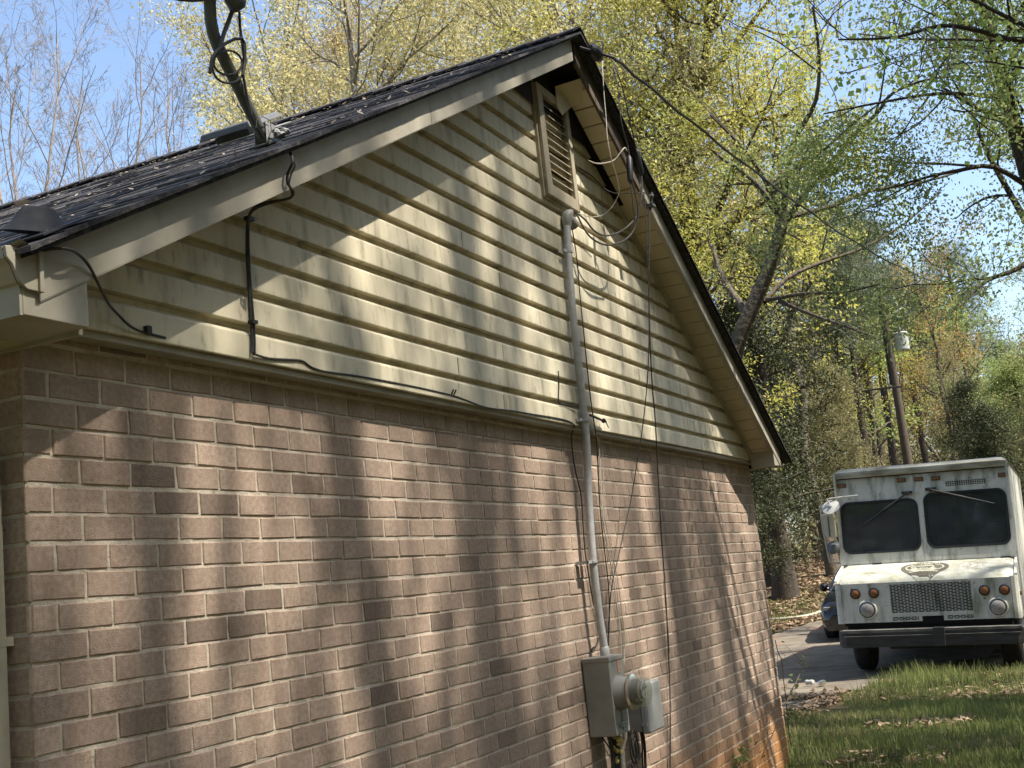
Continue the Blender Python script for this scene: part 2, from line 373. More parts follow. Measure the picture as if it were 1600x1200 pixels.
# vinyl siding: dutch-lap courses with real butts
mb = MB(); Z0 = 2.500; EX = 0.1265
prof = [(0.0, -0.052), (0.0, -0.083), (0.003, -0.0845), (0.085, -0.0835), (0.092, -0.081), (0.099, -0.071), (0.105, -0.0610), (0.111, -0.0560), (0.1265, -0.0545)]
k = 0
while Z0+k*EX < AZ+0.05:
    zb = Z0+k*EX; rows = []
    sag = 0.0
    for dz, y in prof:
        z = zb+dz; a = max(-0.19, xl(z, -0.03)); b = min(7.93, xr(z, -0.03))
        if b-a < 0.02: a = b = AX
        n = 40; rows.append([(a+(b-a)*i/n, y+0.0016*math.sin((a+(b-a)*i/n)*2.1+k*1.7), z+0.0022*math.sin((a+(b-a)*i/n)*1.3+k)) for i in range(n+1)])
    vs = [p for r_ in rows for p in r_]; n1 = 41
    mb.add(vs, [(j*n1+i, j*n1+i+1, (j+1)*n1+i+1, (j+1)*n1+i) for j in range(len(prof)-1) for i in range(40)], RSEED.random())
    k += 1
siding = mb.build('gable_siding', M['siding'], house)
# seams between siding lengths
for k_, x in ((0, 2.9), (1, 2.45), (2, 2.95), (3, 2.5), (5, 3.0), (6, 2.62), (0, 5.6), (1, 6.1), (2, 5.55), (4, 5.3), (1, 1.3), (3, 5.0), (7, 4.6)):
    z = Z0+k_*EX; mb = MB(); mb.box((x, -0.0850, z+0.004), (x+0.0025, -0.0840, z+0.08)); mb.build('siding_seam', M['dark'], siding)
# starter strip and frieze under the siding
mb = MB(); mb.box((-0.03, -0.0665, 2.478), (7.92, -0.004, 2.4995)); mb.build('starter_strip', M['trim'], house, bevel=0.002)
mb = MB(); mb.box((0.0, -0.05, 2.50), (7.89, 0.0, 2.62)); mb.prism([(xl(2.62), 2.62), (xr(2.62), 2.62), (AX, AZ)], 1, -0.05, 0.0); mb.build('gable_sheathing', M['wood'], house)

# J-channel where siding meets soffit, both rakes
def rake_strip(mb, side, y0, y1, za, zb, x0=None, x1=None, n=14, wob=0.0):
    xs0, xs1 = (-0.05, AX) if side < 0 else (AX, 7.95)
    x0 = xs0 if x0 is None else x0; x1 = xs1 if x1 is None else x1
    f = (lambda x: ZL+SL*x) if side < 0 else (lambda x: ZR-SR*x)
    for i in range(n):
        a = x0+(x1-x0)*i/n; b = x0+(x1-x0)*(i+1)/n
        wa = wob*math.sin(a*2.3); wb = wob*math.sin(b*2.3)
        vs = []
        for x, w_ in ((a, wa), (b, wb)):
            z = f(x); vs += [(x, y0+w_, z+za), (x, y1, z+za), (x, y1, z+zb), (x, y0+w_, z+zb)]
        fs = [(0, 4, 5, 1), (1, 5, 6, 2), (2, 6, 7, 3), (3, 7, 4, 0)]
        if i == 0: fs.append((0, 1, 2, 3))
        if i == n-1: fs.append((7, 6, 5, 4))
        mb.add(vs, fs)
mb = MB(); rake_strip(mb, -1, -0.102, -0.06, 0.001, 0.03, x0=0.05); mb.build('siding_channel', M['trim'], siding, bevel=0.002)
mb = MB(); rake_strip(mb, 1, -0.105, -0.06, -0.012, 0.02, x0=AX+1.0, x1=7.60); mb.build('siding_channel', M['trim'], siding, bevel=0.002)
# soffit panels of the rakes
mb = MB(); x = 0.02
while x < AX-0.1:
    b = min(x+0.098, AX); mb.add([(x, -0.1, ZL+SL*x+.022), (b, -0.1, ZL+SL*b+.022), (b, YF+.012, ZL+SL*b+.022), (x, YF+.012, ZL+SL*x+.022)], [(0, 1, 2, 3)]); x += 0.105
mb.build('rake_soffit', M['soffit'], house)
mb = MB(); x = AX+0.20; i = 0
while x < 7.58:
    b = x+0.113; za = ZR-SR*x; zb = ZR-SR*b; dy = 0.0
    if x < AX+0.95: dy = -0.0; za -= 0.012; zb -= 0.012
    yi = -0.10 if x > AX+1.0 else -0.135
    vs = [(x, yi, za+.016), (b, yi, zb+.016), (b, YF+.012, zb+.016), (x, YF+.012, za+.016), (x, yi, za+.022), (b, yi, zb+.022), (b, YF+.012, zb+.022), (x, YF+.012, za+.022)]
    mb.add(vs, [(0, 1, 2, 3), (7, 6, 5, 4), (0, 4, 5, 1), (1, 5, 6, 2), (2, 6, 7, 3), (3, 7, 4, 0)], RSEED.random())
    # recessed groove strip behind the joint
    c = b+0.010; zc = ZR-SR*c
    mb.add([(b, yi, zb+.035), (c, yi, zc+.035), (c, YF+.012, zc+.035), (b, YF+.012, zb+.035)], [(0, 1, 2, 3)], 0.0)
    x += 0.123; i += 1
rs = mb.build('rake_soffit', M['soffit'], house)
mb = MB(); x0 = AX+0.15; zc = ZR-SR*x0        # loose soffit sheet hanging out of the open peak
mb.add([(x0-.10, -.13, zc-.02), (x0+.10, -.15, zc-.085), (x0+.16, -.27, zc-.05), (x0-.02, -.262, zc+.02), (x0-.10, -.13, zc-.15), (x0-.06, -.14, zc-.19)], [(0, 1, 2, 3), (0, 4, 5, 1)])
mb.build('loose_soffit_panel', M['soffit'], house)
mb = MB(); mb.prism([(AX-.62, AZ-.29), (AX+.62, AZ-.33), (AX, AZ+.03)], 1, -0.099, -0.0975); mb.build('peak_gap_shade', M['dark'], house)  # near-black sheet over the siding, painting in the shade of the open peak
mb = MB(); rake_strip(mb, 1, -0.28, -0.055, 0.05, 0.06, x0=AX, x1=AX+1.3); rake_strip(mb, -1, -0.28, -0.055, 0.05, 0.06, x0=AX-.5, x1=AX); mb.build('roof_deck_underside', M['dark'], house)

# rake boards (fascia) with a shadow gap joint
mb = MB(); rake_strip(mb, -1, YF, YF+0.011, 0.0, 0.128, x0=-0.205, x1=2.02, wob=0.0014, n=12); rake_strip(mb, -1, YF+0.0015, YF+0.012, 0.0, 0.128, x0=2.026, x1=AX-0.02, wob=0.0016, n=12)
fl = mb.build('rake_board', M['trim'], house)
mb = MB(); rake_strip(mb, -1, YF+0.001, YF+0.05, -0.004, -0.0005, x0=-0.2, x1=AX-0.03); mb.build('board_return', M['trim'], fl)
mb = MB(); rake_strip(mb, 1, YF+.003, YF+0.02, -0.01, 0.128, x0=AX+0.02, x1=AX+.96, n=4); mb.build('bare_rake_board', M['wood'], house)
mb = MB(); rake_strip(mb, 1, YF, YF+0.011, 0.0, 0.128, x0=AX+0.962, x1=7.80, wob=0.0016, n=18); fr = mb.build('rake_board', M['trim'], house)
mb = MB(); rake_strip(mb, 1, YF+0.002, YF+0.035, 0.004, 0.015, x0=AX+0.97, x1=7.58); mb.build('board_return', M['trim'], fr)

# boxed returns at both eaves
mb = MB(); mb.prism([(-0.252, 2.432), (-0.035, 2.432), (-0.035, 2.575), (-0.15, 2.52), (-0.252, 2.515)], 1, YF+0.004, -0.05); mb.build('eave_return', M['trim'], house, bevel=0.002)
mb = MB(); mb.prism([(7.60, 2.425), (7.80, 2.432), (7.80, 2.52), (7.60, 2.60)], 1, YF+0.0035, -0.09); mb.build('eave_return', M['trim'], house, bevel=0.002)
# eave soffit (left and right) with its wall channel
for xa_, xb_, z_ in ((-0.245, -0.018, 2.437), (7.90, 7.965, 2.442)):
    mb = MB(); y = -0.04
    while y < HL: mb.box((xa_, y, z_), (xb_, y+0.205, z_+.004)); mb.box((xa_, y, z_-.0025), (xb_, y+0.190, z_)); y += 0.205
    mb.build('eave_soffit', M['soffit'], house)
mb = MB(); mb.box((-0.020, -0.235, 2.424), (-0.006, HL, 2.446)); mb.build('soffit_channel', M['trim'], house, bevel=0.001)
mb = MB(); mb.box((-0.262, YF+.006, 2.43), (-0.2525, HL, 2.545)); mb.build('eave_board', M['trim'], house)
mb = MB(); mb.box((7.968, YF+.02, 2.437), (7.980, HL, 2.455)); mb.box((7.805, YF+.02, 2.437), (7.968, YF+.03, 2.50)); mb.build('eave_board', M['trim'], house)

# roof: stepped shingle courses
def roof_side(side, seed):
    rnd = random.Random(seed); mb = MB(); s = SL if side < 0 else SR; cs = math.sqrt(1+s*s); e = 0.135/cs
    xe = -0.285 if side < 0 else 7.985; n = int((AX-xe)/e)+1 if side < 0 else int((xe-AX)/e)+1
    top = 0.155
    for i in range(n+1):
        if side < 0: xa = xe+i*e; xb = min(xa+e*1.06, AX+0.0); za = ZL+SL*xa+top; zb = ZL+SL*xb+top; za2 = za+0.0015
        else: xa = xe-i*e; xb = max(xa-e*1.06, AX-0.0); za = ZR-SR*xa+top; zb = ZR-SR*xb+top; za2 = za+0.0015
        if (side < 0 and xa >= AX) or (side > 0 and xa <= AX): break
        y = YF-0.058+rnd.uniform(-.001, .001); first = True
        while y < HL+0.3:
            l = rnd.choice((0.16, 0.22, 0.31, 0.12)); y2 = min(y+l, HL+0.3)
            ex = rnd.choice((0.0, 0.002, 0.0035)); d = rnd.uniform(-.004, .004); dz = rnd.uniform(-.0015, .002)
            xq = xa+(d if side < 0 else -d)
            vs = [(xq, y, za2+ex+dz), (xb, y, zb+.001), (xb, y2, zb+.001), (xq, y2, za2+ex+dz), (xq, y, za-.012), (xb, y, zb-.012), (xb, y2, zb-.012), (xq, y2, za-.012)]
            mb.add(vs, [(0, 1, 2, 3), (0, 3, 7, 4), (0, 4, 5, 1), (3, 2, 6, 7)], rnd.random())
            y = y2
    # decking slab under the shingles
    zt = top-0.004
    if side < 0: xA, xB = xe+0.02, AX; fa = lambda x: ZL+SL*x
    else: xA, xB = AX, xe-0.02; fa = lambda x: ZR-SR*x
    y0, y1 = YF-0.045, HL+0.29; vs = []
    for x in (xA, xB):
        for y in (y0, y1):
            for dz in (0.1285, zt): vs.append((x, y, fa(x)+dz))
    mb.add(vs, [(0, 1, 3, 2), (4, 6, 7, 5), (0, 4, 5, 1), (2, 3, 7, 6), (1, 5, 7, 3), (0, 2, 6, 4)], 0.2)
    return mb.build('shingle_slope', M['shingle'], house, fix=True)
rl = roof_side(-1, 3); rr = roof_side(1, 4)
mb = MB(); y = YF-0.06; rnd = random.Random(7)
while y < HL+0.3:                                   # ridge caps
    y2 = y+0.15; t = 0.176+rnd.uniform(0, .006); r_ = 0.13
    c0 = [(AX-r_, -SL*r_+t), (AX-.03, t-.008), (AX, t+.004), (AX+.03, t-.009), (AX+r_, -SR*r_+t)]
    vs = []
    for yy, up in ((y, 0.008), (y2+.02, 0.0)):
        for x, dz in c0: vs.append((x, yy, AZ+dz+up))
        for x, dz in c0: vs.append((x, yy, AZ+dz+up-.012))
    fs = [(i, i+1, 10+i+1, 10+i) for i in range(4)]+[(i, 5+i, 6+i, i+1) for i in range(4)]+[(0, 10, 15, 5), (4, 9, 19, 14)]
    mb.add(vs, fs, rnd.random()); y = y2
mb.build('ridge_cap', M['shingle'], house, fix=True)

# gutter on the left eave: K profile, end cap, bent outer lip
kp = [(-0.262, 2.600), (-0.262, 2.505), (-0.300, 2.505), (-0.325, 2.520), (-0.345, 2.560), (-0.362, 2.575), (-0.366, 2.603), (-0.352, 2.606)]
mb = MB(); ys = [-0.285]+[(-0.2+0.45*i) for i in range(29)]; vs = []
for i, y in enumerate(ys):
    for j, (x, z) in enumerate(kp):
        w_ = 0.004*math.sin(i*1.9+j) if (i and j > 3) else 0; vs.append((x+w_+0.055, y, z-0.01+0.3*w_))
n = len(kp); mb.add(vs, [(i*n+j, i*n+j+1, (i+1)*n+j+1, (i+1)*n+j) for i in range(len(ys)-1) for j in range(n-1)])
gut = mb.build('gutter', M['trim'], house); sd = gut.modifiers.new('s', 'SOLIDIFY'); sd.thickness = 0.0016
mb = MB(); mb.prism([(x+0.055, z-0.01) for x, z in kp], 1, -0.297, -0.2875); mb.box((-0.214, -0.306, 2.492), (-0.200, -0.290, 2.594)); mb.build('end_cap', M['trim'], gut, bevel=0.0015)
mb = MB(); mb.add([(-0.297, -0.292, 2.596), (-0.285, -0.315, 2.612), (-0.262, -0.318, 2.605), (-0.225, -0.30, 2.596), (-0.24, -0.288, 2.594)], [(0, 1, 2, 3, 4)]); mb.build('bent_lip', M['trim'], gut)
# gutter on the right eave
mb = MB(); vs = []
for y in (-0.27, HL):
    for x, z in kp: vs.append((7.80+(-0.262-x), y, z))
mb.add(vs, [(j, j+1, n+j+1, n+j) for j in range(n-1)]); g2 = mb.build('gutter', M['trim'], house); sd = g2.modifiers.new('s', 'SOLIDIFY'); sd.thickness = 0.0016
mb = MB(); mb.prism([(7.80+(-0.262-x), z) for x, z in kp], 1, -0.283, -0.2715); mb.box((7.905, -0.293, 2.505), (7.930, -0.275, 2.590)); mb.build('end_cap', M['trim'], g2, bevel=0.0015)
# downspout on the side wall
mb = MB(); sx = [(-0.075, 0.085, 2.23), (-0.062, 0.085, 2.12), (-0.060, 0.085, 1.9), (-0.060, 0.085, -0.1)]
def rect_tube(mb, pts, hx, hy):
    vs = []
    for p in pts: vs += [(p[0]-hx, p[1]-hy, p[2]), (p[0]+hx, p[1]-hy, p[2]), (p[0]+hx, p[1]+hy, p[2]), (p[0]-hx, p[1]+hy, p[2])]
    n = len(pts); fs = [(i*4+j, i*4+(j+1) % 4, (i+1)*4+(j+1) % 4, (i+1)*4+j) for i in range(n-1) for j in range(4)]+[(3, 2, 1, 0), (n*4-4, n*4-3, n*4-2, n*4-1)]
    mb.add(vs, fs)
rect_tube(mb, [(-0.16, 0.10, 2.50), (-0.16, 0.10, 2.42), (-0.062, 0.10, 2.12), (-0.058, 0.10, 2.02), (-0.058, 0.10, -0.1)], 0.034, 0.043)
ds = mb.build('downspout', M['tan'], house, bevel=0.006)
mb = MB(); mb.box((-0.0945, 0.0555, 1.64), (-0.004, 0.1445, 1.665)); mb.build('strap', M['tan'], ds, bevel=0.001)

# louvred gable vent
vent = thing('gable_vent', 'rectangular louvred gable vent with cream frame high under the roof peak', 'vent', (3.95, -0.08, 4.1))
vx0, vx1, vz0, vz1 = 3.70, 4.17, 3.80, 4.47; yv = -0.125
mb = MB()
for a, b in (((vx0, vz0), (vx0+.075, vz1)), ((vx1-.05, vz0), (vx1, vz1)), ((vx0+.075, vz0), (vx1-.05, vz0+.07)), ((vx0+.075, vz1-.055), (vx1-.05, vz1))):
    mb.box((a[0], yv, a[1]), (b[0], -0.05, b[1]))
mb.build('frame', M['ventwood'], vent, bevel=0.004)
mb = MB(); mb.box((vx0-.014, yv+.022, vz0-.014), (vx0-.001, -0.05, vz1+.01)); mb.box((vx0-.001, yv+.022, vz0-.014), (vx1+.012, -0.05, vz0-.001)); mb.box((vx1+.001, yv+.022, vz0-.001), (vx1+.012, -0.05, vz1)); mb.build('outer_channel', M['ventwood'], vent, bevel=0.002)
mb = MB(); mb.box((vx0+.07, -0.0565, vz0+.06), (vx1-.045, -0.0555, vz1-.05)); mb.build('backing', M['dark'], vent)
z = vz0+.088
while z < vz1-.07:
    mb = MB(); mb.add([(vx0+.075, yv+.012, z-.012), (vx1-.05, yv+.012, z-.012), (vx1-.05, yv+.016, z-.004), (vx0+.075, yv+.016, z-.004), (vx0+.075, -0.096, z+.004), (vx1-.05, -0.096, z+.004), (vx1-.05, -0.092, z+.011), (vx0+.075, -0.092, z+.011)],
           [(0, 1, 2, 3), (0, 4, 5, 1), (3, 2, 6, 7), (4, 7, 6, 5)]); mb.build('louvre', M['ventwood'], vent); z += 0.0485
tag(vent, 'rectangular louvred gable vent with cream frame high under the roof peak', 'vent')

# roof furniture
nl = Vector((-SL, 0, 1)).normalized(); tl = Vector((1, 0, SL)).normalized()
def roofpt(px_, py_, lift=0.0):
    d = Vector(ray(px_, py_)); c = ZL+0.16; t = (c-nl.dot(Vector(CAM))/nl.z)/(nl.dot(d)/nl.z) if False else (c-(CAM[2]-SL*CAM[0]))/(d.z-SL*d.x)
    return Vector(CAM)+d*t+nl*lift
bp = roofpt(382, 214)
bv = thing('roof_vent', 'low square metal roof vent standing near the roof ridge behind the dish mast', 'roof vent', bp)
def slab(mb, c, a, b, h0, h1, inset=0.0):
    U = tl; W = Vector((0, 1, 0)); vs = []
    for h, k_ in ((h0, 0), (h1, inset)):
        for s_, t_ in ((-1, -1), (1, -1), (1, 1), (-1, 1)): vs.append(c+U*s_*(a-k_)+W*t_*(b-k_)+nl*h)
    mb.add(vs, [(3, 2, 1, 0), (4, 5, 6, 7), (0, 1, 5, 4), (1, 2, 6, 5), (2, 3, 7, 6), (3, 0, 4, 7)])
mb = MB(); slab(mb, bp, 0.12, 0.12, 0.0, 0.043); mb.build('neck', M['dishgrey'], bv)
mb = MB(); slab(mb, bp, 0.19, 0.19, 0.045, 0.085, 0.02); mb.build('hood', M['dishgrey'], bv, bevel=0.008)
mb = MB(); slab(mb, bp, 0.21, 0.21, 0.001, 0.005); mb.build('flange', M['galv'], bv)
cp = roofpt(60, 369)
pb = thing('pipe_flashing', 'dark domed pipe flashing on the shingles just above the gutter', 'roof flashing', cp)
mb = MB(); slab(mb, cp, 0.11, 0.12, 0.004, 0.009); mb.build('base_plate', M['flash'], pb)
mb = MB(); mb.lathe(cp+nl*0.008, (-SL*0.2, -0.25, 1), [(0, .088), (.012, .08), (.03, .062), (.05, .052), (.066, .040), (.072, .0)], 22); mb.build('dome', M['flash'], pb, smooth=True)
mb = MB(); mb.add([cp+nl*.098+Vector((0, -.01, 0)), cp+nl*.10+Vector((.03, .0, .004)), cp+nl*.092+Vector((.012, .035, -.002)), cp+nl*.088+Vector((-.03, .01, 0))], [(0, 1, 2, 3)]); tag(mb.build('dead_leaf', M['rooflitter']), 'pale dead leaf lying on top of the domed pipe flashing', 'leaf')

# satellite dish and mast
DY = 0.02
base = P(418, 218, 1, DY); base = np.array([base[0], DY, ZL+0.165+SL*base[0]])
dish = thing('satellite_dish', 'grey satellite dish on a bent mast bolted to the left roof slope', 'satellite dish', base)
mpts = [tuple(base+np.array([0, 0, -.01]))]+on_y([(402, 196), (385, 162), (368, 128), (352, 96), (340, 72), (333, 52), (329, 30), (328, 8), (328, -18)], DY)
mb = MB(); mb.tube(mpts, 0.0225, 14); mb.build('mast', M['mast'], dish, smooth=True)
mb = MB(); bc = Vector(base); mb.prism([(-.05, -.05), (.05, -.05), (.05, .05), (-.05, .05)], 2, 0, 0.004)
mb = MB(); slab(mb, bc, 0.07, 0.045, -0.002, 0.006); mb.build('foot_plate', M['mast'], dish, bevel=0.002)
mb = MB(); mb.box((bc.x-.045, bc.y-.029, bc.z-.015), (bc.x+.012, bc.y-.025, bc.z+.07)); mb.build('mast_bracket', M['galv'], dish, bevel=0.002); mb = MB(); mb.box((bc.x-.045, bc.y+.025, bc.z-.015), (bc.x+.012, bc.y+.029, bc.z+.07)); mb.build('mast_bracket', M['galv'], dish, bevel=0.002)
mb = MB(); rnd = random.Random(5)
for i in range(9):
    q = bc+tl*rnd.uniform(-.03, .06)+Vector((0, rnd.uniform(-.06, .0), 0))+nl*rnd.uniform(0.004, .03); mb.lathe(q, (rnd.uniform(-.4, .4), rnd.uniform(-.4, .4), 1), [(0, .004), (.004, .018), (.014, .014), (.02, .003)], 7)
mb.build('sealant_blob', M['sealant'], dish)
top = Vector(mpts[-1]); ctr = Vector(P(310, -80, 1, DY-0.06)); dn = Vector((0.17, 0.296, 0.94)).normalized()
a_ = dn.orthogonal().normalized(); mb = MB(); prf = [(0.0, 0.0), (0.002, .08), (0.010, .16), (0.022, .22), (0.034, .268), (0.040, .272), (0.030, .276), (0.014, .262), (-0.002, .17), (-0.012, .08), (-0.014, 0.0)]
mb.lathe(ctr, dn, prf, 40); mb.build('reflector', M['dishgrey'], dish, smooth=True)
mb = MB(); mb.lathe(ctr-dn*.075, dn, [(0, .05), (.06, .07)], 12); mb.tube([ctr-dn*.06, top+Vector((0, 0, .02))], .03, 10); mb.build('clamp', M['mast'], dish)
hb = Vector(P(366, 5, 1, DY-.06)); mb = MB(); mb.lathe(hb+Vector((-.02, 0, .03)), (.55, -.2, -.8), [(0, .02), (.012, .034), (.05, .036), (.066, .022)], 14); lnb = mb.build('pivot_housing', M['dishgrey'], dish, smooth=True)
mb = MB(); mb.tube(on_y([(372, 2), (362, 20), (350, 52), (340, 84)], DY-.03), 0.0085, 6); mb.build('strut', M['dishgrey'], dish)
fa = ctr+dn*.42+Vector((0.02, 0, -.24)); mb = MB(); mb.tube([hb, hb*.5+fa*.5+Vector((0, 0, -.03)), fa], .012, 8); mb.lathe(fa, -dn, [(-.03, .02), (.05, .03), (.07, .03)], 14); mb.build('feed_arm', M['dishgrey'], dish)
mb = MB()
mb.tube(on_y([(374, 18), (375, 40), (378, 62), (381, 90), (379, 112), (386, 150), (393, 180), (402, 200), (412, 216)], DY-.032), 0.0052, 7)
lp = [(356+22*math.cos(t), 98+19*math.sin(t)) for t in np.linspace(0, 2*math.pi, 22)]
mb.tube(on_y(lp, DY-.035), 0.0042, 6)
lp = [(357+25*math.cos(t), 105+25*math.sin(t)) for t in np.linspace(-0.3, 3.3, 16)]
mb.tube(on_y(lp, DY-.04), 0.0042, 6)
mb.tube(on_y([(328, 114), (331, 92), (338, 80), (352, 68), (366, 61), (378, 60), (382, 68), (383, 96), (379, 118)], DY-.045), 0.0062, 7)
mb.tube(on_y([(400, 200), (401, 188), (410, 182), (422, 188), (424, 204), (420, 214)], DY-.04), 0.0016, 5)
mb.build('cable_coil', M['cable'], dish)

# ------------------------------------------------------------------ cables, conduit and meter on the wall
def mixpath(segs):                          # segs: list of (px, py, y)
    return [tuple(P(a, b, 1, c)) for a, b, c in segs]
def smooth(pts, n=4):
    pts = [Vector(p) for p in pts]; out = []
    for i in range(len(pts)-1):
        p0 = pts[max(i-1, 0)]; p1 = pts[i]; p2 = pts[i+1]; p3 = pts[min(i+2, len(pts)-1)]
        for k_ in range(n):
            t = k_/n; out.append(0.5*((2*p1)+(p2-p0)*t+(2*p0-5*p1+4*p2-p3)*t*t+(3*p1-p0-3*p2+p3)*t**3))
    out.append(pts[-1]); return out
def cable(name, segs, r, m, label, k=7, n=4, parent=None, group=None):
    mb = MB(); mb.tube(smooth(mixpath(segs), n), r, k); o = mb.build(name, m, parent, smooth=True)
    if parent is None: tag(o, label, 'cable', group)
    return o
c1 = cable('coaxial_cable', [(420, 216, -.02), (438, 222, -.18), (452, 236, -.30), (457, 252, -.335), (450, 270, -.312), (449, 284, -.305), (456, 298, -.306), (455, 308, -.30), (440, 313, -.26), (415, 317, -.20), (398, 324, -.15), (389, 338, -.115), (386, 360, -.100), (386, 400, -.095), (389, 450, -.092), (392, 500, -.092), (394, 530, -.092), (394, 551, -.094)],
           0.0052, M['cable'], 'black twin coaxial cable dropping from the dish mast over the left rake board')
mb = MB(); mb.tube(smooth(mixpath([(452, 238, -.30), (461, 256, -.33), (455, 272, -.318), (452, 290, -.312), (459, 300, -.312), (452, 310, -.29), (420, 318, -.20), (397, 328, -.13), (389, 345, -.107), (389, 400, -.10), (392, 450, -.095), (397, 510, -.095), (398, 552, -.094)])), 0.004, 6); mb.build('second_strand', M['cable'], c1, smooth=True)
mb = MB(); q = P(388, 342, 1, -.1); mb.box((q[0]-.012, -.112, q[2]-.006), (q[0]+.022, -.090, q[2]+.008)); mb.build('cable_tie', M['black'], c1); mb = MB(); q = P(396, 503, 1, -.1); mb.box((q[0]-.012, -.108, q[2]-.006), (q[0]+.016, -.085, q[2]+.006)); mb.build('cable_tie', M['black'], c1)
mb = MB(); mb.tube(smooth(mixpath([(396, 553, -.092), (420, 560, -.088), (450, 562, -.087), (472, 564, -.086), (487, 574, -.086), (510, 581, -.086), (560, 588, -.086), (610, 597, -.086), (660, 607, -.086), (706, 618, -.086), (730, 626, -.086), (760, 637, -.086), (800, 642, -.086), (830, 647, -.086), (862, 652, -.086), (885, 657, -.086), (897, 664, -.08), (895, 672, -.055), (893, 685, -.03), (895, 710, -.014), (900, 740, -.014), (908, 775, -.014), (911, 820, -.014), (914, 860, -.014), (920, 900, -.014), (927, 940, -.014), (935, 970, -.014), (937, 990, -.014), (932, 1008, -.014), (924, 1018, -.012), (923, 1060, -.012), (926, 1110, -.012), (934, 1140, -.012), (948, 1162, -.014), (962, 1182, -.014)])), 0.0042, 6)
tag(mb.build('coaxial_cable', M['cable'], None, smooth=True), 'black cable stapled along the bottom edge of the siding and dropping left of the conduit', 'cable')
cl = cable('coaxial_cable', [(52, 396, -.25), (62, 392, -.28), (90, 388, -.325), (112, 391, -.33), (130, 404, -.31), (142, 420, -.30), (152, 440, -.28), (163, 462, -.20), (172, 478, -.14), (185, 492, -.11), (200, 507, -.10), (215, 516, -.094), (232, 521, -.090), (258, 528, -.082)], 0.0042, M['cable'], 'thick black cable curling from the roof corner above the gutter onto the bottom siding course')
mb = MB(); q = P(231, 518, 1, -.09); mb.box((q[0]-.011, -.100, q[2]-.008), (q[0]+.008, -.080, q[2]+.016)); mb.build('cable_clip', M['black'], cl)
mb = MB(); q = P(708, 614, 1, -.09)
for dx in (-.010, .010): mb.tube([(q[0]+dx, -.084, q[2]-.012), (q[0]+dx*1.2, -.10, q[2]+.014)], .0035, 6)
tag(mb.build('cable_staple', M['black']), 'small black cable staple on the siding edge midway along the black cable', 'cable staple')

# riser conduit with weatherhead
cy = -0.118
cpts = mixpath([(886, 350, cy), (888, 400, cy), (896, 500, cy), (905, 580, cy), (915, 675, -.105), (918, 730, -.088), (921, 800, -.078), (927, 880, -.075), (936, 960, -.075), (945, 1018, -.08)])
cond = thing('electric_service_mast', 'grey metal conduit with rounded weatherhead rising from the meter box up the gable', 'conduit', cpts[-1])
mb = MB(); mb.tube(smooth(cpts, 3), 0.0215, 16); mb.build('conduit_pipe', M['galv'], cond, smooth=True)
mb = MB(); wh = Vector(cpts[0]); rings = []
prof_w = [(0.0, 0.0225, 0), (0.02, 0.026, 0), (0.045, 0.031, 0.004), (0.072, 0.034, 0.012), (0.094, 0.033, 0.024), (0.108, 0.024, 0.036), (0.113, 0.008, 0.044)]
vs = []
for h, r_, sx_ in prof_w:
    for j in range(16):
        t = 2*math.pi*j/16; vs.append((wh.x+sx_+r_*1.05*math.cos(t), wh.y-sx_*0.2+r_*math.sin(t), wh.z+h-0.02))
fs = [(i*16+j, i*16+(j+1) % 16, (i+1)*16+(j+1) % 16, (i+1)*16+j) for i in range(len(prof_w)-1) for j in range(16)]+[tuple((len(prof_w)-1)*16+j for j in range(16))]
mb.add(vs, fs); mb.lathe(wh+Vector((.022, -.008, .035)), (1, -.15, -.75), [(0, .030), (.05, .036), (.062, .031)], 16); mb.build('weatherhead', M['metergrey'], cond, smooth=True)
mb = MB(); mb.lathe(wh+Vector((.066, -.013, .0)), (1, -.15, -.75), [(0, .026), (.004, .026)], 14); mb.build('wire_seal', M['black'], cond)
for (a, b, yy) in ((888, 394, cy), (913, 657, -.107), (926, 878, -.075)):
    q = P(a, b, 1, yy); mb = MB(); mb.lathe((q[0], q[1], q[2]-.008), (0, 0, 1), [(0, .0245), (.001, .027), (.015, .027), (.016, .0245)], 18)
    mb.box((q[0]-.072, -.09 if yy < -.08 else -.08, q[2]-.008), (q[0]-.02, (-.084 if yy < -.08 else -.003), q[2]+.008)); mb.box((q[0]-.072, q[1]-.004, q[2]-.008), (q[0]-.02, q[1]+.004, q[2]+.008)); mb.build('pipe_strap', M['galv'], cond)
q = P(936, 655, 1, -.11); mb = MB(); mb.tube([(q[0]-.13, -.11, q[2]+.012), (q[0]+.10, -.112, q[2]-.008)], .007, 8); mb.lathe((q[0]+.06, -.112, q[2]-.004), (1, 0, 0), [(0, .014), (.012, .014)], 6); mb.tube([(q[0]+.09, -.112, q[2]), (q[0]+.10, -.125, q[2]-.045)], .003, 5); mb.build('strap_bolt', M['black'], cond)
q = Vector(cpts[-1]); mb = MB(); mb.lathe((q.x, q.y, q.z-.03), (0, 0, 1), [(0, .030), (.004, .030), (.006, .026), (.05, .026), (.056, .022)], 18); mb.build('hub', M['galv'], cond, smooth=True)

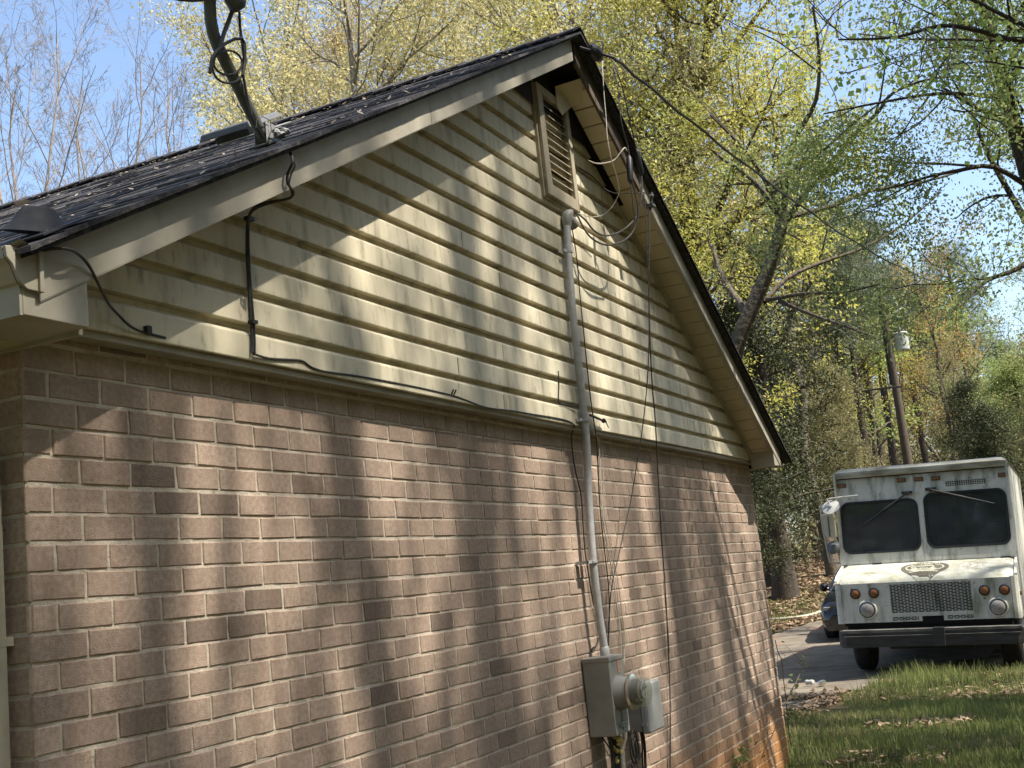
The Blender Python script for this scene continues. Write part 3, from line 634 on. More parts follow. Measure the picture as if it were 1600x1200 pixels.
# meter base and meter
mx0, mx1, mz0, mz1, my = 3.70, 3.905, 0.845, 1.245, -0.155
meter = thing('electric_meter', 'grey electric meter box with round glass meter and red warning sticker on the brick wall', 'electric meter', (3.80, 0, mz0))
mb = MB(); mb.box((mx0, my, mz0), (mx1, -0.004, mz1)); mb.build('meter_box', M['metergrey'], meter, bevel=0.006, seg=3)
mb = MB(); mb.box((mx0-.004, my-.004, mz1-.020), (mx1+.004, -0.002, mz1+.004)); mb.build('box_lid', M['metergrey'], meter, bevel=0.003)
mc = Vector((3.80, my, 1.055))
mb = MB(); mb.lathe(mc+Vector((0, .002, 0)), (0, -1, 0), [(0, .092), (.012, .090), (.028, .083), (.062, .080), (.066, .086), (.072, .090), (.080, .090), (.084, .084)], 36); ring = mb.build('socket_ring', M['metergrey'], meter, smooth=True)
glass = bpy.data.materials.new('meter_glass'); glass.use_nodes = True; gb = glass.node_tree.nodes['Principled BSDF']
gb.inputs['Base Color'].default_value = (0.5, 0.5, 0.45, 1); gb.inputs['Roughness'].default_value = 0.05; gb.inputs['Specular IOR Level'].default_value = 1.0
gt = glass.node_tree.nodes.new('ShaderNodeBsdfTransparent'); gt.inputs[0].default_value = (0.86, 0.88, 0.82, 1); gm = glass.node_tree.nodes.new('ShaderNodeMixShader'); gm.inputs[0].default_value = 0.66
glass.node_tree.links.new(gb.outputs[0], gm.inputs[1]); glass.node_tree.links.new(gt.outputs[0], gm.inputs[2]); glass.node_tree.links.new(gm.outputs[0], glass.node_tree.nodes['Material Output'].inputs[0])
mb = MB(); mb.lathe(mc+Vector((0, -.078, 0)), (0, -1, 0), [(0, .078), (.04, .077), (.07, .074), (.082, .070), (.086, .060), (.088, .0)], 36); mb.build('glass_dome', glass, meter, smooth=True)
mb = MB(); mb.lathe(mc+Vector((0, -.08, 0)), (0, -1, 0), [(0, .066), (.03, .066), (.034, .03), (.055, .03)], 28); mb.build('meter_base', M['black'], meter)
mb = MB(); mb.lathe(mc+Vector((0, -.118, 0)), (0, -1, 0), [(0, .050), (.004, .052), (.014, .052), (.0145, .0)], 28); mb.box((mc.x-.055, mc.y-.116, mc.z-.045), (mc.x+.055, mc.y-.112, mc.z-.03)); mb.box((mc.x-.045, mc.y-.105, mc.z+.03), (mc.x+.045, mc.y-.10, mc.z+.05)); mb.build('meter_works', M['chrome'], meter)
mb = MB(); mb.lathe(mc+Vector((0, -.1385, .008)), (0, -1, 0), [(0, .046), (.003, .046)], 28); mb.build('dial_face', M['sealant'], meter)
mb = MB()
for i in range(4): mb.lathe(mc+Vector((-.027+.018*i, -.1425, .018)), (0, -1, 0), [(0, .0072), (.001, .0072)], 12)
mb.build('dial', M['dark'], meter)
mb = MB(); mb.lathe(mc+Vector((0, -.070, 0)), (0, -1, 0), [(0, .089), (.002, .094), (.014, .094), (.016, .089)], 36); mb.build('clamp_ring', M['chrome'], meter, smooth=True)
M['warn'] = mat('warning_red', (0.30, 0.075, 0.035), 0.6, c2=(0.42, 0.22, 0.13), scale=90, stretch=(.2, 1, 4), lo=.45, hi=.55)
mb = MB(); mb.box((mc.x+.012, my-.0015, 1.155), (mc.x+.062, my-.0005, 1.222)); mb.build('warning_sticker', M['warn'], meter)
mb = MB()
for i in range(7): mb.box((mc.x+.016, my-.0022, 1.1585+i*.0088), (mc.x+.058-(i*7 % 3)*.004, my-.0016, 1.1615+i*.0088))
mb.build('sticker_print', M['tan'], meter)
mb = MB(); mb.tube([(mx0+.05, my-.001, .90), (mx0+.05, my-.018, .905), (mx0+.12, my-.018, .905), (mx0+.12, my-.001, .90)], .005, 8); mb.box((mx0+.06, my-.012, .885), (mx0+.11, my-.001, .90)); mb.build('seal_hasp', M['galv'], meter)
mb = MB(); mb.box((mx0+.098, my-.002, mz0+.02), (mx0+.101, my-.0005, 1.10)); mb.build('cover_seam', M['black'], meter)

# telephone box right of the meter
tb = thing('utility_box', 'pale grey plastic telephone box right of the meter and below it', 'utility box', (4.42, 0, .78))
mb = MB(); mb.box((4.20, -0.115, .795), (4.43, -.004, 1.03)); mb.build('box_body', M['metergrey'], tb, bevel=.008)
mb = MB(); mb.box((4.19, -0.165, .785), (4.44, -.117, 1.06)); mb.build('box_cover', M['plastic'], tb, bevel=.014, seg=3)
mb = MB(); mb.tube([(4.185, -.14, .86), (4.178, -.15, .90), (4.185, -.16, .94)], .004, 6); mb.box((4.18, -.15, .83), (4.189, -.12, .85)); mb.build('latch', M['galv'], tb)
mb = MB()
for i in range(3): mb.box((4.25, -.1668, .985+i*.014), (4.40, -.1655, .988+i*.014))
mb.build('cover_rib', M['plastic'], tb)
sb = thing('junction_box', 'narrow cream junction box between the meter box and its round meter', 'utility box', (4.02, 0, 1.1))
mb = MB(); mb.box((4.05, -0.075, 1.06), (4.12, -.004, 1.22)); mb.build('box_body', M['tan'], sb, bevel=.006)
mb = MB(); mb.box((4.053, -0.079, 1.065), (4.117, -.0755, 1.215)); mb.build('box_cover', M['tan'], sb, bevel=.003)

# cables and pipes below the meter
q = (3.99, -.06)
mb = MB(); mb.tube([(3.975, -.10, 1.02), (3.975, -.10, .88), (3.975, -.09, .80), (3.975, -.06, .74), (3.975, -.05, .30)], [.012, .012, .014, .018, .018], 10)
tag(mb.build('pvc_pipe', M['whitecable'], smooth=True), 'white plastic pipe hanging below the round meter', 'pipe')
mb = MB()
for i, (a, b_) in enumerate(((3.79, -.07), (3.83, -.09), (3.86, -.06))): mb.tube(smooth([(a, b_, .85), (a+.01, b_-.01, .74), (a-.012, b_, .6), (a+.015, b_+.01, .4), (a, b_, .1)]), .010, 7)
tag(mb.build('cable_bundle', M['cable'], smooth=True), 'bundle of dark cables running down under the grey meter box', 'cable')
M['foam'] = mat('foam_sealant', (0.62, 0.44, 0.09), 0.8, c2=(0.75, 0.62, 0.25), scale=40, bump=.004)
mb = MB(); rnd = random.Random(3)
for i in range(16): mb.lathe((3.845+rnd.uniform(-.028, .028), -.085+rnd.uniform(-.02, .02), .70+rnd.uniform(0, .14)), (rnd.uniform(-1, 1), -1, rnd.uniform(-1, 1)), [(0, .004), (.008, .014), (.018, .012), (.024, .002)], 7)
tag(mb.build('foam_sealant', M['foam'], smooth=True), 'lumpy yellow foam sealant on the cables under the meter box', 'sealant')
mb = MB(); rnd = random.Random(4)
for i in range(5):
    cx = 4.03+rnd.uniform(-.01, .01); cz = .74+rnd.uniform(-.02, .02); r_ = .055+rnd.uniform(-.01, .01)
    mb.tube([(cx+r_*.8*math.cos(t), -.11-i*.005, cz+r_*1.3*math.sin(t)) for t in np.linspace(0, 2*math.pi, 20)], .0035, 5)
tag(mb.build('cable_coil', M['greycable'], smooth=True), 'small coil of spare grey cable hanging under the round meter', 'cable')
mb = MB()
mb.tube(smooth([(4.34, -.06, .80), (4.35, -.06, .70), (4.335, -.05, .5), (4.34, -.04, .1)]), .008, 7); mb.tube(smooth([(4.30, -.06, .80), (4.29, -.07, .74), (4.31, -.05, .6), (4.335, -.04, .4)]), .005, 6)
tag(mb.build('cable_drop', M['cable'], smooth=True), 'two black cables dropping out of the pale telephone box', 'cable')
mb = MB(); mb.tube(smooth([(4.05, -.03, .60), (4.1, -.06, .64), (4.2, -.03, .61), (4.32, -.03, .63), (4.42, -.03, .69), (4.46, -.02, .64)]), .0035, 5); tag(mb.build('ground_wire', M['lf_cedar'] if False else M['greycable'], smooth=True), 'thin wire looping sideways below the meter and telephone box', 'wire')

# cables of the service drop around the weatherhead
cable('service_wire', [(903, 333, -.15), (915, 337, -.17), (930, 339, -.19), (945, 334, -.22), (957, 322, -.26), (966, 305, -.30), (967, 292, -.32), (962, 270, -.34), (955, 248, -.35), (949, 215, -.35), (947, 185, -.35), (944, 150, -.35), (942, 118, -.35), (940, 84, -.34)], .0028, M['whitecable'], 'pale twisted neutral wire curving from the weatherhead up to the roof peak')
cable('service_wire', [(903, 334, -.15), (915, 344, -.18), (928, 360, -.21), (945, 368, -.24), (965, 364, -.27), (983, 352, -.31), (996, 335, -.34), (1002, 310, -.36), (1003, 285, -.36), (1001, 264, -.36)], .0058, M['greycable'], 'upper of two thick grey wires looping from the weatherhead to the black splice')
cable('service_wire', [(902, 336, -.15), (910, 352, -.17), (922, 370, -.20), (940, 381, -.23), (958, 382, -.26), (978, 374, -.29), (992, 356, -.33), (997, 330, -.36), (992, 300, -.37), (986, 282, -.37)], .0058, M['greycable'], 'lowest thick grey wire looping from the weatherhead below the other')
sp1 = mixpath([(983, 246, -.37), (985, 284, -.37)]); sp2 = mixpath([(995, 236, -.36), (1002, 272, -.36)])
for pr, lb in ((sp1, 'left black tubular wire splice hanging at the right roof edge'), (sp2, 'right black tubular wire splice hanging at the right roof edge')):
    a = Vector(pr[0]); b = Vector(pr[1]); mb = MB(); L_ = (b-a).length; mb.lathe(a, b-a, [(-.015, .006), (0, .014), (.012, .0185), (L_-.012, .0185), (L_, .014), (L_+.012, .007)], 12); tag(mb.build('wire_splice', M['black'], smooth=True), lb, 'wire splice', 'wire splices at the roof edge')
cable('service_wire', [(984, 248, -.37), (980, 225, -.37), (974, 205, -.37), (969, 180, -.37), (967, 150, -.37), (964, 128, -.36), (958, 104, -.33)], .0042, M['cable'], 'left black wire rising from a splice along the right roof edge')
cable('service_wire', [(994, 238, -.36), (990, 215, -.37), (984, 190, -.37), (978, 160, -.37), (972, 135, -.37), (964, 112, -.36), (956, 92, -.33)], .0042, M['cable'], 'right black wire rising from a splice along the right roof edge')
cable('loose_cable', [(918, 250, -.14), (930, 255, -.20), (945, 255, -.25), (960, 250, -.30), (970, 238, -.34), (976, 231, -.36), (980, 236, -.36)], .0042, M['whitecable'], 'short pale cable arcing across the right rake soffit')
cable('loose_cable', [(905, 262, -.09), (925, 275, -.10), (945, 295, -.16), (962, 302, -.22), (985, 302, -.30), (1005, 301, -.33), (1012, 305, -.33)], .0036, M['cable'], 'thin dark cable running from the vent along the siding to the rake board')
cable('loose_cable', [(985, 284, -.37), (989, 320, -.37), (992, 345, -.365)], .0035, M['cable'], 'short black cable hanging from the left splice')
# straps where cables hang from the rake board
br = P(1014, 312, 1, -.33); mb = MB(); mb.box((br[0]-.03, -.36, br[2]-.05), (br[0]+.03, -.30, br[2]-.035)); mb.tube([(br[0], -.33, br[2]-.07), (br[0]+.02, -.35, br[2]+.05)], .008, 6); mb.lathe((br[0], -.34, br[2]+.02), (0, -1, 0), [(0, .012), (.02, .012), (.024, .006)], 10)
tag(mb.build('cable_hook', M['dishgrey']), 'metal cable hook screwed to the right rake board', 'hook')
cable('hanging_cable', [(1006, 300, -.34), (1009, 340, -.34), (1012, 400, -.33), (1014, 470, -.31), (1014, 540, -.28), (1011, 600, -.24), (1005, 660, -.19), (996, 720, -.14), (986, 780, -.10), (975, 830, -.07), (965, 875, -.05), (956, 915, -.04), (952, 960, -.03), (950, 1015, -.03)], .0034, M['cable'], 'black cable slanting down from the rake board leftward to the meter box')
cable('hanging_cable', [(1014, 330, -.34), (1015, 380, -.33), (1014, 440, -.31), (1015, 520, -.28), (1019, 600, -.22), (1024, 660, -.16), (1028, 740, -.09), (1033, 830, -.05), (1040, 930, -.03), (1044, 1010, -.02), (1047, 1090, -.02), (1047, 1200, -.02)], .0042, M['cable'], 'thick black cable hanging straight down right of the meter to the ground')
cable('wall_cable', [(893, 352, -.13), (897, 375, -.12), (902, 410, -.10), (906, 460, -.095), (912, 520, -.095), (918, 580, -.095), (925, 640, -.095), (931, 680, -.09), (934, 720, -.05), (936, 770, -.02), (941, 830, -.015), (947, 880, -.015), (951, 920, -.015), (952, 970, -.015), (949, 1015, -.02)], .0036, M['cable'], 'thin black cable close to the right side of the conduit from weatherhead to meter box')
cable('wall_cable', [(919, 664, -.10), (928, 678, -.07), (935, 690, -.03), (937, 720, -.015), (939, 760, -.012), (942, 810, -.012), (950, 860, -.012), (958, 900, -.012), (963, 940, -.012), (968, 980, -.012), (972, 1030, -.02)], .0040, M['whitecable'], 'cream cable running down the brick right of the conduit')
cable('wall_cable', [(921, 664, -.10), (932, 680, -.06), (940, 696, -.02), (943, 740, -.012), (944, 800, -.012), (953, 850, -.012), (964, 900, -.012), (972, 960, -.012), (976, 1000, -.012), (975, 1040, -.03)], .0028, M['whitecable'], 'thinner cream cable just right of the cream cable')
cable('wall_cable', [(872, 580, -.087), (873, 600, -.086), (873, 628, -.086), (884, 632, -.086), (903, 636, -.10)], .0046, M['cable'], 'short black cable stub left of the conduit above the siding edge')

# service drop to the pole line
def sag_wire(a, b, da, db, sag, r, k=6, n=28, tw=0.0):
    A = D(a[0], a[1], da); B = D(b[0], b[1], db); pts = []
    for i in range(n+1):
        t = i/n; p = A+(B-A)*t; p = p.copy(); p[2] -= sag*4*t*(1-t); 
        if tw: p = p+np.array([0, tw*math.sin(i*2.2), tw*math.cos(i*2.2)])
        pts.append(tuple(p))
    return pts
def drop(a, da, b, db, sag, r, name, label, m='cable', n=44, tw=0.006):
    A = D(*a, da); B = D(*b, db); pts = []
    for i in range(n+1):
        t = (i/n)**2; p = A+(B-A)*t; pts.append((p[0], p[1]+tw*math.sin(i*1.7), p[2]-sag*4*t*(1-t)+tw*math.cos(i*1.7)))
    mb = MB(); mb.tube(pts, r, 6); o = mb.build(name, M[m], smooth=True); return tag(o, label, 'wire')
drop((957, 88), 7.25, (1600, 400), 30, 1.1, 0.0095, 'service_drop_wire', 'thick twisted service wire sagging from the roof peak across the trees to the right')
ins = thing('wire_anchor', 'dark wire anchor clamp with frayed ends just right of the roof peak', 'wire anchor', D(950, 86, 7.22))
mb = MB(); a = Vector(D(905, 74, 7.1)); b = Vector(D(958, 90, 7.25)); mb.tube([a, b], .009, 8); c_ = Vector(D(928, 80, 7.2)); mb.lathe(c_-Vector((.06, 0, .0)), (1, -.1, -.25), [(0, .018), (.015, .04), (.08, .045), (.11, .028), (.13, .018)], 12); mb.build('clamp', M['black'], ins)
mb = MB(); mb.tube(smooth([c_+Vector((-.03, -.03, .045)), c_+Vector((.03, -.05, .055)), c_+Vector((.08, -.03, .04)), c_+Vector((.12, 0, .0))]), .006, 6); mb.build('bare_wire', M['whitecable'], ins)

# ------------------------------------------------------------------ utility pole
PD = 39.0
pb_ = D(1441, 862, PD); gz = terrain(pb_[0], pb_[1]); pole = thing('utility_pole', 'wooden utility pole with grey transformer in front of the pines', 'utility pole', (pb_[0], pb_[1], gz))
H = D(1378, 447, PD)[2]
px_, py_ = pb_[0], pb_[1]
mb = MB(); mb.tube([(px_, py_, gz-.2), (px_, py_, gz+3), (px_, py_, H)], [.155, .145, .105], 12); mb.build('pole_shaft', M['wood'], pole, smooth=True)
rv = Vector(_R).normalized(); rv.z = 0; rv.normalize()
tz = D(1405, 540, PD)[2]; tc_ = Vector((px_, py_, tz))+rv*.42
mb = MB(); mb.lathe(tc_, (0, 0, 1), [(0, .20), (.03, .23), (.55, .23), (.58, .24), (.61, .22), (.63, .08)], 20); trf = mb.build('transformer', M['plastic'], pole, smooth=True)
mb = MB(); mb.lathe(tc_+Vector((0, 0, .62)), (0, 0, 1), [(0, .05), (.03, .035), (.06, .05), (.09, .035), (.12, .05), (.15, .03), (.22, .02)], 10); mb.build('bushing', M['dishgrey'], trf)
mb = MB(); mb.tube([Vector((px_, py_, tz+.15)), tc_+Vector((0, 0, .15))], .03, 6); mb.tube([Vector((px_, py_, tz+.48)), tc_+Vector((0, 0, .48))], .03, 6); mb.build('transformer_bracket', M['galv'], pole)
az = H-.75; mb = MB(); mb.tube([Vector((px_, py_, az)), Vector((px_, py_, az+.25))+rv*.65], .03, 6); mb.build('cutout_arm', M['plastic'], pole)
ct = Vector((px_, py_, az+.25))+rv*.68; mb = MB(); mb.lathe(ct+Vector((0, 0, -.22)), (0, 0, 1), [(0, .05), (.05, .07), (.1, .05), (.15, .07), (.2, .05), (.25, .07), (.32, .05)], 10); mb.tube([ct+Vector((0, 0, .1)), ct+rv*.22+Vector((0, 0, .05)), ct+rv*.18+Vector((0, 0, -.2))], .02, 6); mb.build('fuse_cutout', M['dishgrey'], pole)
mb = MB(); mb.tube(smooth([ct+Vector((0, 0, -.2)), ct+Vector((.0, 0, -.8)), tc_+Vector((0, 0, .8))]), .012, 5); mb.tube([(px_-.13*rv.x, py_-.13*rv.y, H-.3), (px_-.15*rv.x, py_-.15*rv.y, H-2), (px_-.15*rv.x, py_-.15*rv.y, H-3)], .03, 6); mb.build('riser_wire', M['cable'], pole)
drop((1408, 604), 38.9, (1180, 695), 60, -0.6, .035, 'utility_wire', 'thick wire running from the pole down leftward behind the evergreens', n=20, tw=0)

# ------------------------------------------------------------------ delivery van
M['vanwhite'] = mat('van_paint', (0.64, 0.63, 0.56), 0.55, c2=(0.53, 0.525, 0.46), scale=3, spec=0.35)
layer(M['vanwhite'], (0.15, 0.16, 0.10), 7, 0.5, 0.70, 0.75, stretch=(1.6, 1, .35), detail=9)
layer(M['vanwhite'], (0.23, 0.20, 0.12), 28, 0.60, 0.76, 0.6)
layer(M['vanwhite'], (0.16, 0.06, 0.025), 13, 0.68, 0.72, 0.8, detail=8)
layer(M['vanwhite'], (0.17, 0.16, 0.11), 4, 0.35, 0.6, 0.7, mask=(2, 2.42, 2.62))
M['vanhood'] = mat('van_hood_paint', (0.50, 0.50, 0.44), 0.6, c2=(0.42, 0.42, 0.33), scale=3.5, spec=0.35)
layer(M['vanhood'], (0.20, 0.20, 0.12), 7, 0.5, 0.7, 0.7, stretch=(1, 1.7, 1), detail=9); layer(M['vanhood'], (0.17, 0.16, 0.11), 30, 0.6, 0.74, 0.6)
M['vanroof'] = mat('van_roof_grime', (0.42, 0.42, 0.36), 0.7, c2=(0.20, 0.19, 0.14), scale=5, stretch=(.6, 1, 2), detail=9)
M['amber'] = mat('amber_lens', (0.24, 0.10, 0.035), 0.4, c2=(0.17, 0.075, 0.03), scale=60)
M['lens'] = mat('headlight_lens', (0.34, 0.32, 0.30), 0.25, c2=(0.24, 0.225, 0.21), scale=30, spec=0.6)
M['bumper'] = mat('bumper_black', (0.02, 0.021, 0.023), 0.6, c2=(0.045, 0.044, 0.04), scale=6, stretch=(.5, 1, 3))
M['bumpertop'] = mat('bumper_worn', (0.20, 0.19, 0.165), 0.6, c2=(0.08, 0.078, 0.07), scale=6, detail=8)
M['tyre'] = mat('tyre', (0.018, 0.018, 0.017), 0.9, c2=(0.035, 0.033, 0.03), scale=14)
M['emblem'] = mat('emblem_grey', (0.085, 0.08, 0.06), 0.6, c2=(0.13, 0.12, 0.09), scale=30)
M['interior'] = mat('van_interior', (0.035, 0.037, 0.035), 0.9, c2=(0.05, 0.05, 0.045), scale=6)
M['seal'] = mat('rubber_seal', (0.014, 0.015, 0.018), 0.5)
gl = bpy.data.materials.new('dusty_glass'); gl.use_nodes = True; n_ = gl.node_tree; L_ = n_.links.new; b_ = n_.nodes['Principled BSDF']
b_.inputs['Base Color'].default_value = (0.075, 0.082, 0.085, 1); b_.inputs['Roughness'].default_value = 0.05; b_.inputs['Specular IOR Level'].default_value = 1.0
tr_ = n_.nodes.new('ShaderNodeBsdfTransparent'); tr_.inputs[0].default_value = (0.55, 0.60, 0.62, 1)
nz_ = n_.nodes.new('ShaderNodeTexNoise'); nz_.inputs['Scale'].default_value = 4; mr_ = n_.nodes.new('ShaderNodeMapRange'); mr_.inputs[3].default_value = 0.40; mr_.inputs[4].default_value = 0.80; L_(nz_.outputs[0], mr_.inputs[0])
ms_ = n_.nodes.new('ShaderNodeMixShader'); L_(mr_.outputs[0], ms_.inputs[0]); L_(b_.outputs[0], ms_.inputs[1]); L_(tr_.outputs[0], ms_.inputs[2]); L_(ms_.outputs[0], n_.nodes['Material Output'].inputs[0])
M['glass'] = gl

VD = 15.9
vb = D(1457, 1048, VD)
van = thing('delivery_van', 'old dirty white step van facing the house with round emblem on its hood', 'van', (vb[0], vb[1], 0.0))
van.scale = (1.03, 1.03, 1.03); van.rotation_euler = Euler((0.0, R(2.9), R(-90+1.2)), 'XYZ')
W2 = 1.13                                   # half width; local x right, y away from the viewer, z up
def rrect(x0, z0, x1, z1, r, k=6):
    pts = []
    for cx_, cz_, a0 in ((x1-r, z1-r, 0), (x0+r, z1-r, 90), (x0+r, z0+r, 180), (x1-r, z0+r, 270)):
        for i in range(k+1): t = R(a0+90*i/k); pts.append((cx_+r*math.cos(t), cz_+r*math.sin(t)))
    return pts
# hood: rounded nose, curved top, built as lofted cross sections in y-z
def vb_(mb, name, m, parent=van, **k): return mb.build(name, m, parent, local=True, **k)
hp = [(0.0, .66), (0.0, 1.06), (0.010, 1.13), (0.032, 1.185), (0.07, 1.228), (0.14, 1.262), (0.45, 1.335), (0.74, 1.395)]
mb = MB(); vs = []; nx = 22
for (y, z) in hp:
    for i in range(nx+1):
        u = -1+2*i/nx; x = W2*.995*u; e = max(0, abs(u)-.93)/.07
        vs.append((x-math.copysign(.012*e*e, u) if e else x, y+(.055*e*e if z < 1.3 else .01*e), z-(.045*e*e if z > 1.15 else 0)))
fs = [(j*(nx+1)+i, j*(nx+1)+i+1, (j+1)*(nx+1)+i+1, (j+1)*(nx+1)+i) for j in range(len(hp)-1) for i in range(nx)]
mb.add(vs, fs)
hsplit = [f for f in fs]
hood_top = MB(); hood_top.add(vs, [f for f in fs if f[0] >= 2*(nx+1)])
# front panel with openings for the grille is made from strips around the grille
gx0, gx1, gz0, gz1 = -.425, .565, .775, 1.225
fp = MB()
def fpan(x0, x1, z0, z1): fp.box((x0, 0.0, z0), (x1, .012, z1))
fpan(-1.04, gx0, .66, 1.10); fpan(gx1, 1.04, .66, 1.10); fpan(gx0, gx1, .735, .772)
fpan(gx0, gx0+.33, .66, .672); fpan(gx1-.32, gx1, .66, .672)
hood = vb_(hood_top, 'hood', M['vanhood'], smooth=True)
fpo = vb_(fp, 'front_panel', M['vanwhite'])
for s in (-1, 1):                             # rounded corner posts of the nose
    mb = MB()
    pts = [(s*1.04, 0.0), (s*1.085, .006), (s*1.115, .03), (s*1.125, .075), (s*1.125, .74), (s*1.10, .74), (s*1.03, .05)]
    mb.prism(pts, 2, .655, 1.18)
    vb_(mb, 'fender', M['vanwhite'], fix=True)
# side cheeks under the hood's top
for s in (-1, 1):
    mb = MB(); pl = [(.06, 1.08), (.74, 1.08), (.74, 1.39), (.45, 1.328), (.20, 1.27), (.06, 1.21)]
    mb.prism(pl, 0, s*1.09, s*1.122)
    vb_(mb, 'hood_side', M['vanwhite'], fix=True)
# grille of real slots: thin bars and staggered links over a dark recess
gz1 = 1.135
mb = MB(); rows = 20; dz = (gz1-.772)/rows
for i in range(rows+1): z = .772+i*dz; mb.box((gx0, .001, z-.0022), (gx1, .008, z+.0022))
for i in range(rows):
    nx_ = 12; sw_ = (gx1-gx0)/nx_; off = (i % 2)*.5*sw_
    for j in range(nx_+1):
        x = gx0+j*sw_+off
        if x < gx1-.004: mb.box((max(x-.006, gx0), .0015, .772+i*dz+.0022), (x+.006, .0075, .772+(i+1)*dz-.0022))
for xa, xb in ((gx0, gx0+.33), (gx1-.32, gx1)):
    for i in range(4): mb.box((xa, .001, .672+i*.0158), (xb, .008, .6765+i*.0158))
    for j in range(5):
        for i in range(3): x = xa+(j+(.5 if i % 2 else 0))*.075; mb.box((x, .0015, .6766+i*.0158), (min(x+.012, xb), .0075, .6718+(i+1)*.0158))
    mb.box((xa, .001, .720), (xb, .009, .7345))
mb.box((gx0+.33, .0005, .70), (gx0+.37, .011, .734)); mb.box((gx1-.36, .0005, .70), (gx1-.32, .011, .734)); mb.box((gx0+.33, .0005, .66), (gx0+.37, .011, .70)); mb.box((gx1-.36, .0005, .66), (gx1-.32, .011, .70)); mb.box((gx0+.371, .0005, .722), (gx1-.361, .011, .7345))
vb_(mb, 'grille', M['vanwhite'])
mb = MB(); mb.box((-1.03, .03, .62), (1.03, .05, 1.16)); mb.box((-1.0, .05, .45), (1.0, .70, .66)); vb_(mb, 'grille_backing', M['dark'])
mb = MB(); mb.box((gx0, .0005, gz1+.0022), (gx1, .0115, 1.165)); mb.box((-1.04, .0005, 1.1002), (gx0-.0001, .0115, 1.165)); mb.box((gx1+.0001, .0005, 1.1002), (1.04, .0115, 1.165)); vb_(mb, 'upper_panel', M['vanwhite'])
# lamps
def disc(mb, x, z, y, prof_): mb.lathe((x, y, z), (0, -1, 0), prof_, 24)
for i, (x, z) in enumerate(((-.86, 1.035), (-.625, 1.038), (.72, 1.012), (.955, 1.01))):
    mb = MB(); disc(mb, x, z, .0, [(0, .066), (.016, .066), (.020, .053), (.010, .051)]); rim = vb_(mb, 'turn_signal', M['seal'])
    mb = MB(); disc(mb, x, z, .0, [(.004, .0525), (.018, .050), (.025, .038), (.028, .0)]); mb.build('amber_lens', M['amber'], rim, smooth=True, local=True)
for x, z in ((-.725, .825), (.86, .80)):
    mb = MB(); disc(mb, x, z, .0, [(0, .122), (.014, .122), (.022, .112), (.022, .101), (.006, .100)]); hl = vb_(mb, 'headlight', M['vanwhite'], smooth=True)
    mb = MB(); disc(mb, x, z, .0, [(.004, .101), (.024, .1005), (.027, .093), (.010, .0925)]); mb.build('rim', M['bumper'], hl, smooth=True, local=True)
    mb = MB(); disc(mb, x, z, .0, [(.006, .094), (.022, .092), (.036, .07), (.044, .035), (.046, 0)]); mb.build('lens', M['lens'], hl, smooth=True, local=True)
# cab above the hood: front wall with two windscreen openings, sloping back a little
ZC0, ZC1 = 1.39, 2.62; yb = .74
def yy(z): return yb+(z-ZC0)*.10
wins = [(-1.075, 1.545, -.05, 2.25), (.03, 1.56, 1.075, 2.30)]
def front_cut():
    mb = MB()
    for (x0, z0, x1, z1) in wins:
        inner = rrect(x0, z0, x1, z1, .115, 7)
        for side_, th in ((0, 0.0), (1, .03)):
            pass
        # ring from the window edge out to a surrounding rectangle
        X0, X1 = (-W2, -.010) if x0 < 0 else (-.010, W2); Z0_, Z1_ = ZC0, 2.34
        outer = []
        for (x, z) in inner:
            cx_, cz_ = (x0+x1)/2, (z0+z1)/2; dx, dz_ = x-cx_, z-cz_; t = min((X1-cx_)/dx if dx > 1e-6 else 1e9, (X0-cx_)/dx if dx < -1e-6 else 1e9, (Z1_-cz_)/dz_ if dz_ > 1e-6 else 1e9, (Z0_-cz_)/dz_ if dz_ < -1e-6 else 1e9)
            outer.append((cx_+dx*t, cz_+dz_*t))
        # snap the nearest outer points to the rectangle's corners
        for (qx, qz) in ((X0, Z0_), (X1, Z0_), (X0, Z1_), (X1, Z1_)):
            i = min(range(len(outer)), key=lambda k_: (outer[k_][0]-qx)**2+(outer[k_][1]-qz)**2); outer[i] = (qx, qz)
        n = len(inner); v_ = [(x, yy(z), z) for x, z in inner]+[(x, yy(z), z) for x, z in outer]+[(x, yy(z)+.03, z) for x, z in inner]
        mb.add(v_, [(i, (i+1) % n, n+(i+1) % n, n+i) for i in range(n)]+[(i, 2*n+i, 2*n+(i+1) % n, (i+1) % n) for i in range(n)])
    mb.add([(-W2, yy(2.34), 2.34), (W2, yy(2.34), 2.34), (W2, yy(ZC1), ZC1), (-W2, yy(ZC1), ZC1)], [(0, 1, 2, 3)])
    return mb
cabf = vb_(front_cut(), 'cab_front', M['vanwhite'], fix=True)
for (x0, z0, x1, z1) in wins:
    ou = rrect(x0-.004, z0-.004, x1+.004, z1+.004, .118, 7); inn = rrect(x0+.028, z0+.028, x1-.028, z1-.028, .092, 7); n = len(ou)
    mb = MB(); mb.add([(x, yy(z)-.010, z) for x, z in ou]+[(x, yy(z)-.006, z) for x, z in inn]+[(x, yy(z)+.01, z) for x, z in inn]+[(x, yy(z)+.004, z) for x, z in ou], [(i, (i+1) % n, n+(i+1) % n, n+i) for i in range(n)]+[(n+i, n+(i+1) % n, 2*n+(i+1) % n, 2*n+i) for i in range(n)]+[(3*n+i, 3*n+(i+1) % n, (i+1) % n, i) for i in range(n)])
    ws = vb_(mb, 'windscreen', M['seal'])
    mb = MB(); mb.add([(x, yy(z)+.008, z) for x, z in inn]+[(x, yy(z)+.012, z) for x, z in inn], [tuple(range(n)), tuple(range(2*n-1, n-1, -1))]); mb.build('pane', M['glass'], ws, local=True)
